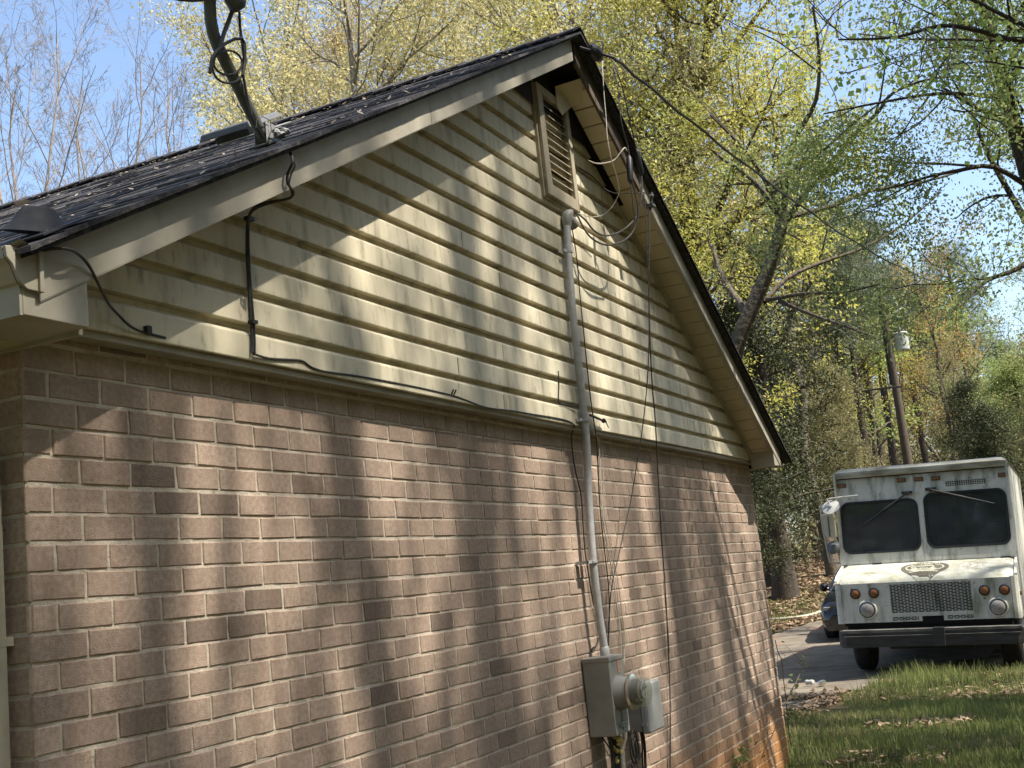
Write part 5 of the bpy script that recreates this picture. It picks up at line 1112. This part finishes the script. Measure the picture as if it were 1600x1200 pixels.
lim = [limb([(1900, 1100), (1860, 600), (1800, 200), (1740, -60)], 9.5, .13, .09), limb([(1755, 0), (1680, 20), (1600, 62), (1530, 48), (1470, 40), (1400, 58), (1310, 62)], 9.2, .03, .006, -.1), limb([(1790, 160), (1700, 100), (1640, 60), (1560, 20), (1480, -20)], 9.2, .03, .01, -.1), limb([(1740, -60), (1620, -70), (1480, -60), (1380, -40)], 9.2, .03, .008, -.1), limb([(1775, 80), (1690, 120), (1620, 110), (1540, 95)], 9.3, .02, .006, -.1)]
ov = leafy(34, 'overhanging_tree', 'tree whose broad fresh leaves hang in front of the dark curved trunk', (gx[0], gx[1], gx[2]), 7, .13, M['bark_dark'], M['lf_fresh'], limbs=lim, L=((1.5, 1.0, 48, -.01), (3.0, .5, 46, -.02), (5, .25, 42, -.03)), per=4, spread=.09, la=.024, lb=.018, start=.3, hang=.9)

# --- evergreens
def cedar(seed, label, loc, h, rad, leafm, r0=.2, low=.12, group=None):
    rng = np.random.default_rng(seed); tl_ = trunk_line(rng, loc, h, r0, .03, 12, .1); br = [(tl_[0], tl_[1], 10)]; tips = []
    nb = int(26*h/3)
    for i in range(nb):
        t = low+(1-low)*(i+rng.random())/nb; f = t*11; j = min(int(f), 10); p = tl_[0][j]*(1-(f-j))+tl_[0][j+1]*(f-j)
        a = rng.random()*2*math.pi; L = rad*(1-t)**.6*(0.55+.6*rng.random())+.25; d = np.array([math.cos(a), math.sin(a), .05+.35*rng.random()]); P_ = [p]
        for s_ in range(6): d = unit(d+rng.normal(size=3)*.12+np.array([0, 0, -.03])); P_.append(P_[-1]+d*L/6)
        P_ = np.array(P_); br.append((P_, np.linspace(.035, .008, 7), 4))
        for s_ in range(2, 7):
            for q in range(3): tips.append(P_[s_]+rng.normal(size=3)*np.array([.22, .22, .18])*(.5+L/3))
    tips = np.array(tips); lf = leaves(rng, tips, 44, .16, .048, .013, .2)
    return add_tree('cedar_tree', label, loc, br, lf, M['bark_dark'], leafm, group)
ld, hd = gpt_top(1222, 500, 35); l0 = gpt(1206, 886, 35); ced = cedar(41, 'dark shaggy cedar with thick trunk standing on the leafy bank beyond the house corner', l0, hd, 2.3, M['lf_cedar'], .24, .22)
for (a, b, d, rz, s_, lm, lb_) in ((1150, 385, 34, 1.0, 1.0, None, 'tallest dark evergreen behind the leaning tree right of the roof'), (1275, 575, 42, 2.0, 1.0, 'lf_olive', 'olive evergreen between the shaggy cedar and the first pine trunk'), (1120, 600, 30, 3.0, 1.0, None, 'low dark evergreen directly behind the right eave of the house'),
                            (1500, 600, 37, 4.0, 1.0, None, 'broad dark evergreen behind the right half of the van roof'), (1590, 560, 30, 5.0, 1.0, 'lf_green', 'green evergreen rising beside the dark curved trunk above the van roof'), (1545, 640, 28, .5, 1.0, None, 'low dark evergreen just behind the right side of the van roof'), (1650, 480, 26, 2.5, 1.0, 'lf_olive', 'olive evergreen farthest right, behind the dark curved trunk')):
    l2, h2 = gpt_top(a, b, d); dup(ced, l2, rz, h2/hd, lb_, 'evergreens along the edge of the woods', M[lm] if lm else None)

# --- pines: bare trunks, tufted tops
def pine(seed, label, loc, h, crown0, rad, leafm, lean=(0, 0), group=None):
    rng = np.random.default_rng(seed); tl_ = trunk_line(rng, loc, h, .20, .07, 12, .03, lean); br = [(tl_[0], tl_[1], 10)]; tips = []
    for i in range(34):
        t = crown0+(1-crown0)*(i+rng.random())/34; f = t*11; j = min(int(f), 10); p = tl_[0][j]*(1-(f-j))+tl_[0][j+1]*(f-j)
        a = rng.random()*2*math.pi; L = rad*(1.1-t)*(0.6+.8*rng.random())/(1.1-crown0)+.4; d = np.array([math.cos(a), math.sin(a), .2]); P_ = [p]
        for s_ in range(6): d = unit(d+rng.normal(size=3)*.15+np.array([0, 0, .06])); P_.append(P_[-1]+d*L/6)
        P_ = np.array(P_); br.append((P_, np.linspace(.05, .012, 7), 4))
        for s_ in (3, 4, 5, 6):
            for q in range(2): tips.append(P_[s_]+rng.normal(size=3)*.16)
    for i in range(14):                                   # dead stubs on the bare trunk
        t = .15+(crown0-.15)*rng.random(); f = t*11; j = int(f); p = tl_[0][j]*(1-(f-j))+tl_[0][j+1]*(f-j); a = rng.random()*6.28; d = np.array([math.cos(a), math.sin(a), .1]); P_ = [p]
        for s_ in range(4): d = unit(d+rng.normal(size=3)*.2); P_.append(P_[-1]+d*(.2+.25*rng.random()))
        br.append((np.array(P_), np.linspace(.025, .006, 5), 3))
    tips = np.array(tips); lf = leaves(rng, tips, 44, .20, .13, .010, 0)
    return add_tree('pine_tree', label, loc, br, lf, M['bark_dark'], leafm, group)
l0, h0 = gpt_top(1350, 300, 45); l0 = gpt(1398, 860, 45); pn = pine(51, 'pine with reddish bare trunk just left of the utility pole', l0, h0, .62, 2.2, M['lf_pine'])
for (bx_, b, d, rz, lb_) in ((1352, 330, 44, 1.2, 'thick pine trunk left of the other pines, above the left corner of the van'), (1418, 340, 47, 2.2, 'pine trunk just left of the utility pole, close beside another'), (1556, 378, 58, 3.1, 'tall pine with ragged grey-green crown against the blue sky'), (1520, 440, 64, 4.4, 'pine right of the transformer with lower ragged crown'), (1300, 250, 50, 5.0, 'pine mostly hidden behind the leaning tree'), (1610, 530, 66, 1.9, 'short distant pine standing by itself in the sky gap at the right'), (1470, 420, 60, 5.9, 'thin pine behind the utility pole'), (1376, 380, 43, 2.9, 'slim pine trunk between the thick left pine and the pair beside the pole')):
    l2, h2 = gpt_top(bx_-(858-b)*.13, b, d); l3_ = gpt(bx_, 860, d); dup(pn, l3_, rz, h2/h0, lb_, 'pines behind the utility pole')

# --- middle distance hardwoods
l0, h0 = gpt_top(1315, 420, 46); md = leafy(61, 'woodland_tree', 'fresh green tree left of the utility pole', l0, h0, .12, M['bark'], M['lf_fresh'], L=((1.4, 2.1, 52, .05), (2.2, 1.0, 46, .02), (3.2, .5, 42, 0)), per=9, spread=.2, la=.05, lb=.023, start=.3)
for (a, b, d, rz, lm, lb_) in ((1432, 410, 48, 1.1, 'lf_orange', 'orange-tinted tree in new leaf right of the utility pole'), (1490, 500, 50, 2.1, 'lf_fresh', 'light green tree right of the transformer'), (1380, 420, 54, 3.0, 'lf_yellow', 'yellow-green tree behind the utility pole'), (1290, 360, 46, 4.1, 'lf_yellow', 'yellow-green tree behind the branches of the leaning tree'),
                         (1200, 330, 44, 5.2, 'lf_olive', 'olive tree behind the tallest dark evergreen'), (1470, 560, 42, .6, 'lf_olive', 'olive tree low behind the middle of the van roof'), (1250, 620, 40, 2.6, 'lf_olive', 'thin olive tree beside the trunk of the shaggy cedar'), (1340, 560, 50, 3.7, 'lf_olive', 'brownish tree behind the first pine trunk'),
                         (1620, 420, 40, 4.8, 'lf_green', 'green tree behind the dark curved trunk'), (1010, 60, 40, .3, 'lf_pale', 'pale tree far behind the cables at the right roof edge'), (1185, 90, 38, 2.9, 'lf_yellow', 'thin yellow-green tree between the forked hardwood and the open sky'), (1270, 150, 55, 5.6, 'lf_green', 'thin green tree behind the upper branches of the leaning tree')):
    l2, h2 = gpt_top(a, b, d); dup(md, l2, rz, h2/h0, lb_, 'trees in new leaf at the edge of the woods', M[lm])

# --- far woods as one mass
rng = np.random.default_rng(77); VV = []; QQ = []; TT = []; o_ = 0; WV = []; WQ = []; wo_ = 0
for i in range(150):
    d = rng.uniform(58, 120); a = rng.uniform(1060, 1700) if i < 95 else rng.uniform(420, 1100); topy = 520+rng.uniform(-60, 110)+(90 if a > 1500 else 0); l2, h2 = gpt_top(a, topy, d)
    br, tp = grow(rng, [trunk_line(rng, l2, h2, .16, .04, 6, .3)], [lv(11, .32, 50, .12, .04, 4, .5, .2), lv(5, .45, 45, .15, .02, 3, .55, .2)])
    V, Q = tubes_np([(p, r, 4) for p, r, k_ in br]); WV.append(V); WQ.append(Q+wo_); wo_ += len(V)
    V, Q, t = leaves(rng, tp, 9, .35, .13, .06, .2); VV.append(V); QQ.append(Q+o_); TT.append(t*.6+rng.random()*.4); o_ += len(V)
tag(mesh_np('distant_woods', np.concatenate(VV), np.concatenate(QQ), M['lf_olive'], None, np.concatenate(TT)), 'hazy mass of far-off woods beyond the pines', 'woods', kind='stuff')
tag(mesh_np('distant_trunks', np.concatenate(WV), np.concatenate(WQ), M['twig']), 'far-off thin trunks of the woods beyond the pines', 'woods', kind='stuff')

# --- brushy understory on the bank
rng = np.random.default_rng(78); br = []
for i in range(170):
    d = rng.uniform(37, 50); a = rng.uniform(1190, 1460); x, y, z = gpt(a, 860, d); P_ = [np.array([x, y, z])]; dd = np.array([0, 0, 1.0])
    for s_ in range(5): dd = unit(dd+rng.normal(size=3)*.28); P_.append(P_[-1]+dd*rng.uniform(.15, .5))
    br.append((np.array(P_), np.linspace(.016, .005, 6), 3))
b2, tp = grow(rng, [(p, r) for p, r, k_ in br], [lv(4, .5, 50, .2, .02, 3, .6, .2)]); V, Q = tubes_np([(p, r, 3) for p, r, k_ in b2]); tag(mesh_np('undergrowth', V, Q, M['twig']), 'brown leafless undergrowth on the bank beyond the house', 'undergrowth', kind='stuff')
V, Q, t = leaves(rng, tp, 3, .12, .05, .03, .3); tag(mesh_np('undergrowth_leaves', V, Q, M['lf_olive'], None, t), 'sparse olive leaves of the undergrowth on the bank', 'undergrowth', kind='stuff')

# --- tall trees on the camera's right, out of the picture: they throw the dappled shade on the wall
rng = np.random.default_rng(90); SH = []
# (x, distance out, height, share of leafy twigs, leaves per tip, trunk radius)
SHT = ((-2.0, -7.0, 15.0, 1.0, 12, .2), (-.7, -9.0, 18.0, 1.0, 9, .2), (.62, -8.5, 17.6, .8, 6, .27), (1.32, -9.5, 18.6, .8, 6, .22), (2.05, -8.0, 16.6, .9, 7, .28), (2.95, -10.0, 21.0, .7, 5, .22), (3.55, -8.8, 17.6, .8, 7, .25), (4.5, -9.6, 19.5, .7, 6, .22), (5.3, -11.0, 21.2, .7, 6, .25), (6.15, -9.0, 17.6, .7, 6, .2), (7.1, -10.5, 20.2, .8, 7, .25), (8.6, -8.5, 18.0, .8, 8, .2), (10.8, -9.5, 18.5, 1.0, 7, .2), (11.8, -11.0, 18.5, .9, 9, .2), (17.0, -10.5, 22.0, .8, 9, .2), (16.3, -9.0, 20.5, .8, 7, .2), (20.5, -10.0, 22.0, .8, 7, .2), (24.0, -9.0, 21.0, .8, 7, .2))
rng = np.random.default_rng(91); sp_ = []
for i in range(4):
    tl_ = trunk_line(rng, (0, 0, 0), 21, .24, .07, 14, .07)
    br, tp = grow(rng, [tl_], [lv(15, .22, 22, .07, .16, 6, .5, .50), lv(4, .5, 26, .10, .10, 4, .6, .2), lv(4, .5, 34, .14, .04, 3, .55, .2)])
    sel = tp[rng.random(len(tp)) < (.3, .38, .5, 1)[i]]; lf = leaves(rng, sel, (3, 3, 4, 12)[i], .22, .06, .03, .5)
    sp_.append((br, lf))
for i, (x, y, h, kp_, per_, r0_) in enumerate(SHT):
    h += .4*abs(y); y *= 1.25; r0_ *= 1.1
    base = (x, y, terrain(x, y)); k_ = {5: 0, 6: 1, 7: 1, 8: 2, 9: 2, 12: 3}[per_]
    LBS = 'tall slender tree in the row right of the camera'
    if not isinstance(sp_[k_], tuple): o = dup(sp_[k_], base, i*2.1, h/21, LBS, 'trees right of the camera'); o.scale = (h/21*r0_/.2,)*2+(h/21,)
    else:
        br, lf = sp_[k_]; o = add_tree('shade_tree', LBS, (0, 0, 0), br, lf, M['bark'], M['lf_green'], 'trees right of the camera'); o.location = base; o.scale = (h/21,)*3; sp_[k_] = o
# unseen woods added behind and beside the camera to cut sky light on the wall
rng = np.random.default_rng(92); VV = []; QQ = []; TT = []; o_ = 0; BR = []
for i in range(130):
    if i < 80: x = rng.uniform(-14, 30); y = -rng.uniform(17, 30)
    else: x = -rng.uniform(9, 24); y = rng.uniform(-26, 16)
    h = rng.uniform(13, 21); c = rng.normal(size=(420, 3)); c /= np.linalg.norm(c, axis=1, keepdims=True); c *= rng.random((420, 1))**.4*np.array([2.3, 2.3, h*.42]); c += np.array([x, y, h*.58])
    V, Q, t = leaves(rng, c, 1, .2, .34, .20, 0); VV.append(V); QQ.append(Q+o_); TT.append(t); o_ += len(V)
    BR.append((np.array([[x, y, -.2], [x+.1, y, h*.5], [x, y+.1, h*.95]]), np.array([.2, .14, .04]), 6))
tag(mesh_np('sky_blocker_woods', np.concatenate(VV), np.concatenate(QQ), M['lf_green'], None, np.concatenate(TT)), 'unseen leafy woods added behind and right of the camera to block sky light', 'woods', kind='stuff')
V, Q = tubes_np(BR); tag(mesh_np('sky_blocker_trunks', V, Q, M['bark']), 'trunks of the unseen woods added behind and right of the camera', 'woods', kind='stuff')

# ------------------------------------------------------------------ grass and litter
def vnoise(x, y, f, seed=5):
    g = np.random.default_rng(seed).random((97, 97)); u, v = x*f+50, y*f+50; i, j = np.floor(u).astype(int), np.floor(v).astype(int); a, b = u-i, v-j; a = a*a*(3-2*a); b = b*b*(3-2*b); i %= 96; j %= 96
    return g[i, j]*(1-a)*(1-b)+g[i+1, j]*a*(1-b)+g[i, j+1]*(1-a)*b+g[i+1, j+1]*a*b
def blades(rng, n, region, hmin, hmax, wd, m, name, label, keep=None, lean=.5, kind='stuff'):
    V = []; x = rng.uniform(region[0], region[1], n); y = rng.uniform(region[2], region[3], n)
    ok = np.array([keep(a, b) for a, b in zip(x, y)]) if keep else np.ones(n, bool); x, y = x[ok], y[ok]; n = len(x)
    z = np.array([terrain(a, b) for a, b in zip(x, y)]); h = rng.uniform(hmin, hmax, n)*(.30+1.5*vnoise(x, y, 3.1)*vnoise(x, y, .9, 8)+.35*rng.random(n))
    a = rng.uniform(0, 2*math.pi, n); dx, dy = np.cos(a)*wd, np.sin(a)*wd; b = rng.uniform(0, 2*math.pi, n); lx, ly = np.cos(b)*h*lean*rng.random(n), np.sin(b)*h*lean*rng.random(n)
    p = lambda u, v, w_: np.stack([u, v, w_], -1)
    v0 = p(x-dx, y-dy, z-.01); v1 = p(x+dx, y+dy, z-.01); v2 = p(x+dx*.8+lx*.35, y+dy*.8+ly*.35, z+h*.55); v3 = p(x-dx*.8+lx*.35, y-dy*.8+ly*.35, z+h*.55); v4 = p(x+dx*.15+lx, y+dy*.15+ly, z+h*.95); v5 = p(x-dx*.15+lx, y-dy*.15+ly, z+h*.95)
    V = np.stack([v0, v1, v2, v3, v4, v5], 1).reshape(-1, 3); o = np.arange(n)[:, None]*6
    Q = np.concatenate([o+np.array([[0, 1, 2, 3]]), o+np.array([[3, 2, 4, 5]])], 0); t = rng.random(n)*.5+.5*vnoise(x, y, 1.7, 12)
    return tag(mesh_np(name, V, Q, m, None, np.concatenate([t, t])), label, name.replace('_', ' '), kind=kind)
rng = np.random.default_rng(101)
lawn = lambda x, y: not (poly_in(x, y, DRIVE)) and not (0 < x < HW+.02 and y > -.02) and (y < .6+.5*math.sin(x) or x < 11) and not (x > 14.4 and -4.5 < y < .5 and False)
blades(rng, 62000, (6.6, 13.9, -4.2, 1.3), .03, .125, .0042, M['grass'], 'lawn_grass', 'green grass growing between the house corner and the van', lawn)
blades(rng, 9000, (12.0, 14.6, -4.6, 0.5), .08, .22, .004, M['grass'], 'tall_grass', 'taller weedy grass in front of the van bumper', lambda x, y: (y < .15 or x < 12.6) and x > 12.2+.5*math.sin(y*2))
blades(rng, 26000, (7.0, 14.2, -4.4, 0.6), .04, .12, .003, M['drygrass'], 'dry_grass', 'dry straw-coloured grass tufts in the lawn', lambda x, y: lawn(x, y) and float(vnoise(np.array([x]), np.array([y]), 1.3, 3)[0]) > .6, lean=1.4)
blades(rng, 26000, (23, 40, 1.5, 9), .05, .12, .008, M['grass'], 'bank_grass', 'thin grass on the sunny bank beyond the driveway', lambda x, y: not poly_in(x, y, DRIVE) and 26 < x+.5*y < 34 and math.sin(x*.9+y)*math.sin(y*1.3) > -.5)
def litter(rng, n, region, s, m, name, label, keep, lift=.012):
    x = rng.uniform(region[0], region[1], n); y = rng.uniform(region[2], region[3], n); ok = np.array([keep(a, b) for a, b in zip(x, y)]); x, y = x[ok], y[ok]; n = len(x)
    z = np.array([terrain(a, b) for a, b in zip(x, y)])+lift*rng.random(n)*2+.006
    c = np.stack([x, y, z], -1); a = rng.normal(size=(n, 3))*np.array([1, 1, .35]); a /= np.linalg.norm(a, axis=1, keepdims=True); b = np.cross(a, rng.normal(size=(n, 3))*.25+np.array([0, 0, 1])); b /= np.linalg.norm(b, axis=1, keepdims=True)
    sc_ = s*(.5+rng.random((n, 1))); V = np.stack([c-a*sc_, c+b*sc_*.6, c+a*sc_, c-b*sc_*.6], 1).reshape(-1, 3)
    return tag(mesh_np(name, V, np.arange(4*n).reshape(-1, 4), m, None, rng.random(n)), label, name.replace('_', ' '), kind='stuff')
litter(rng, 75000, (22, 48, -1, 16), .07, M['litter'], 'leaf_litter', 'brown dead leaves covering the bank beyond the driveway', lambda x, y: not poly_in(x, y, DRIVE) or random.random() < .01)
litter(rng, 15000, (7.5, 14.5, -4.4, 1.4), .035, M['litter'], 'fallen_leaves', 'dead leaves caught in the lawn and along the driveway edge', lambda x, y: (poly_in(x+.25, y+.25, DRIVE) and not poly_in(x-.1, y-.1, DRIVE) and x < 14) or (lawn(x, y) and (x > 11.8 or y < -2.2-.3*math.sin(x*2) or math.sin(x*3)*math.sin(y*2) > .5)) or (poly_in(x, y, DRIVE) and x < 13.2 and random.random() < .25), lift=.03)
litter(rng, 1500, (12.35, 12.75, .3, 3.2), .035, M['litter'], 'joint_litter', 'dead leaves collected along the dark joint of the driveway', lambda x, y: True, lift=.02)
# leaves lying on the roof
rng = np.random.default_rng(7); n = 2600; x = rng.uniform(-.2, AX, n); y = YF+rng.random(n)**1.3*9; z = ZL+SL*x+.168+rng.random(n)*.008
c = np.stack([x, y, z], -1); a = rng.normal(size=(n, 3)); a[:, 2] = a[:, 0]*SL+rng.normal(size=n)*.15; a /= np.linalg.norm(a, axis=1, keepdims=True); b = np.cross(a, np.array([-SL, 0, 1.])); b /= np.linalg.norm(b, axis=1, keepdims=True); s_ = .011*(.4+rng.random((n, 1))**2*1.6)
tag(mesh_np('roof_debris', np.stack([c-a*s_, c+b*s_*.5, c+a*s_, c-b*s_*.5], 1).reshape(-1, 3), np.arange(4*n).reshape(-1, 4), M['rooflitter'], None, rng.random(n)), 'small pale leaf bits scattered over the dark shingles', 'leaf debris', kind='stuff')

# small things on the ground
for i, (a, b, lb_) in enumerate(((1271, 1066, 'crushed white drink can lying left on the driveway joint'), (1281, 1068, 'shiny drink can end-on beside the crushed can'))):
    p = P(a, b, 2, .05); mb = MB(); zz = terrain(p[0], p[1])+.065; ax_ = (.5, 1, 0) if i == 0 else (1, -.3, 0)
    mb.lathe((p[0], p[1], zz), ax_, [(0, .024), (.004, .030), (.03, .033), (.07, .028 if i == 0 else .033), (.11, .033), (.118, .030), (.12, .026)], 16); tag(mb.build('drink_can', M['chrome' if i else 'plastic'], smooth=True), lb_, 'can', 'drink cans on the driveway')
p = [D(1200, 945, 29), D(1245, 957, 28.5), D(1290, 955, 28), D(1340, 945, 28), D(1380, 930, 28.5)]
p = [(a, b, terrain(a, b)+.06) for a, b, c in [gpt(1195, 900, 29.6)+(0,)][0:0]]
hp_ = [P(a, b, 2, .42) for a, b in ()]
pts = []
for a, dist in ((1188, 29.2), (1215, 28.9), (1245, 28.8), (1270, 29.2), (1300, 29.8), (1340, 30.5)):
    x, y, z = gpt(a, 870, dist); pts.append((x, y, z+.05))
mb = MB(); mb.tube(smooth(pts), .035, 7); tag(mb.build('garden_hose', M['tan'], smooth=True), 'pale hose lying across the grassy bank beyond the driveway', 'hose')

# vine and twigs at the right corner of the wall
rng = np.random.default_rng(12)
def vine(name, label, segs, nleaf, leafm=M['lf_green'], r=.004):
    pts = smooth(mixpath(segs)); o = thing(name, label, 'plant', (float(pts[0].x), float(pts[0].y), float(pts[0].z))); mb = MB(); mb.tube(pts, r, 5)
    arr = np.array([tuple(p) for p in pts])
    for i in range(max(3, len(pts)//3)):
        j = rng.integers(1, len(pts)-1); q = arr[j]; e1 = q+rng.normal(size=3)*.05; e2 = e1+rng.normal(size=3)*.06; mb.tube([tuple(q), tuple(e1), tuple(e2)], r*.5, 4); arr = np.vstack([arr, e1, e2])
    mb.build('stem', M['twig'], o)
    if nleaf: V, Q, t = leaves(rng, arr[rng.integers(0, len(arr), nleaf)], 1, .03, .022, .011, .2); mesh_np('foliage', V-np.array(o.location), Q, leafm, o, tone=t)
vine('creeper', 'thin bare creeper hanging beside the right corner of the brick wall', [(1211, 1000, -.05), (1216, 1020, -.06), (1222, 1034, -.06), (1224, 1060, -.06), (1228, 1090, -.06), (1231, 1130, -.06), (1236, 1165, -.06)], 0)
vine('weed', 'small leafy weed sprig leaning over the driveway edge', [(1228, 1100, -.25), (1236, 1080, -.25), (1246, 1062, -.25), (1252, 1045, -.25), (1258, 1030, -.25)], 26)
vine('weed', 'leafy weed growing out of the base of the brick wall', [(1152, 1200, -.05), (1157, 1188, -.06), (1160, 1176, -.06), (1158, 1166, -.06)], 60)
vine('dead_vine', 'dry twiggy vine clinging to the black cable on the brick', [(1036, 905, -.04), (1041, 960, -.04), (1044, 985, -.04), (1046, 1020, -.04)], 0, r=.002)
for i, (a, b) in enumerate(((1195, 872, ), (1300, 866))): pass
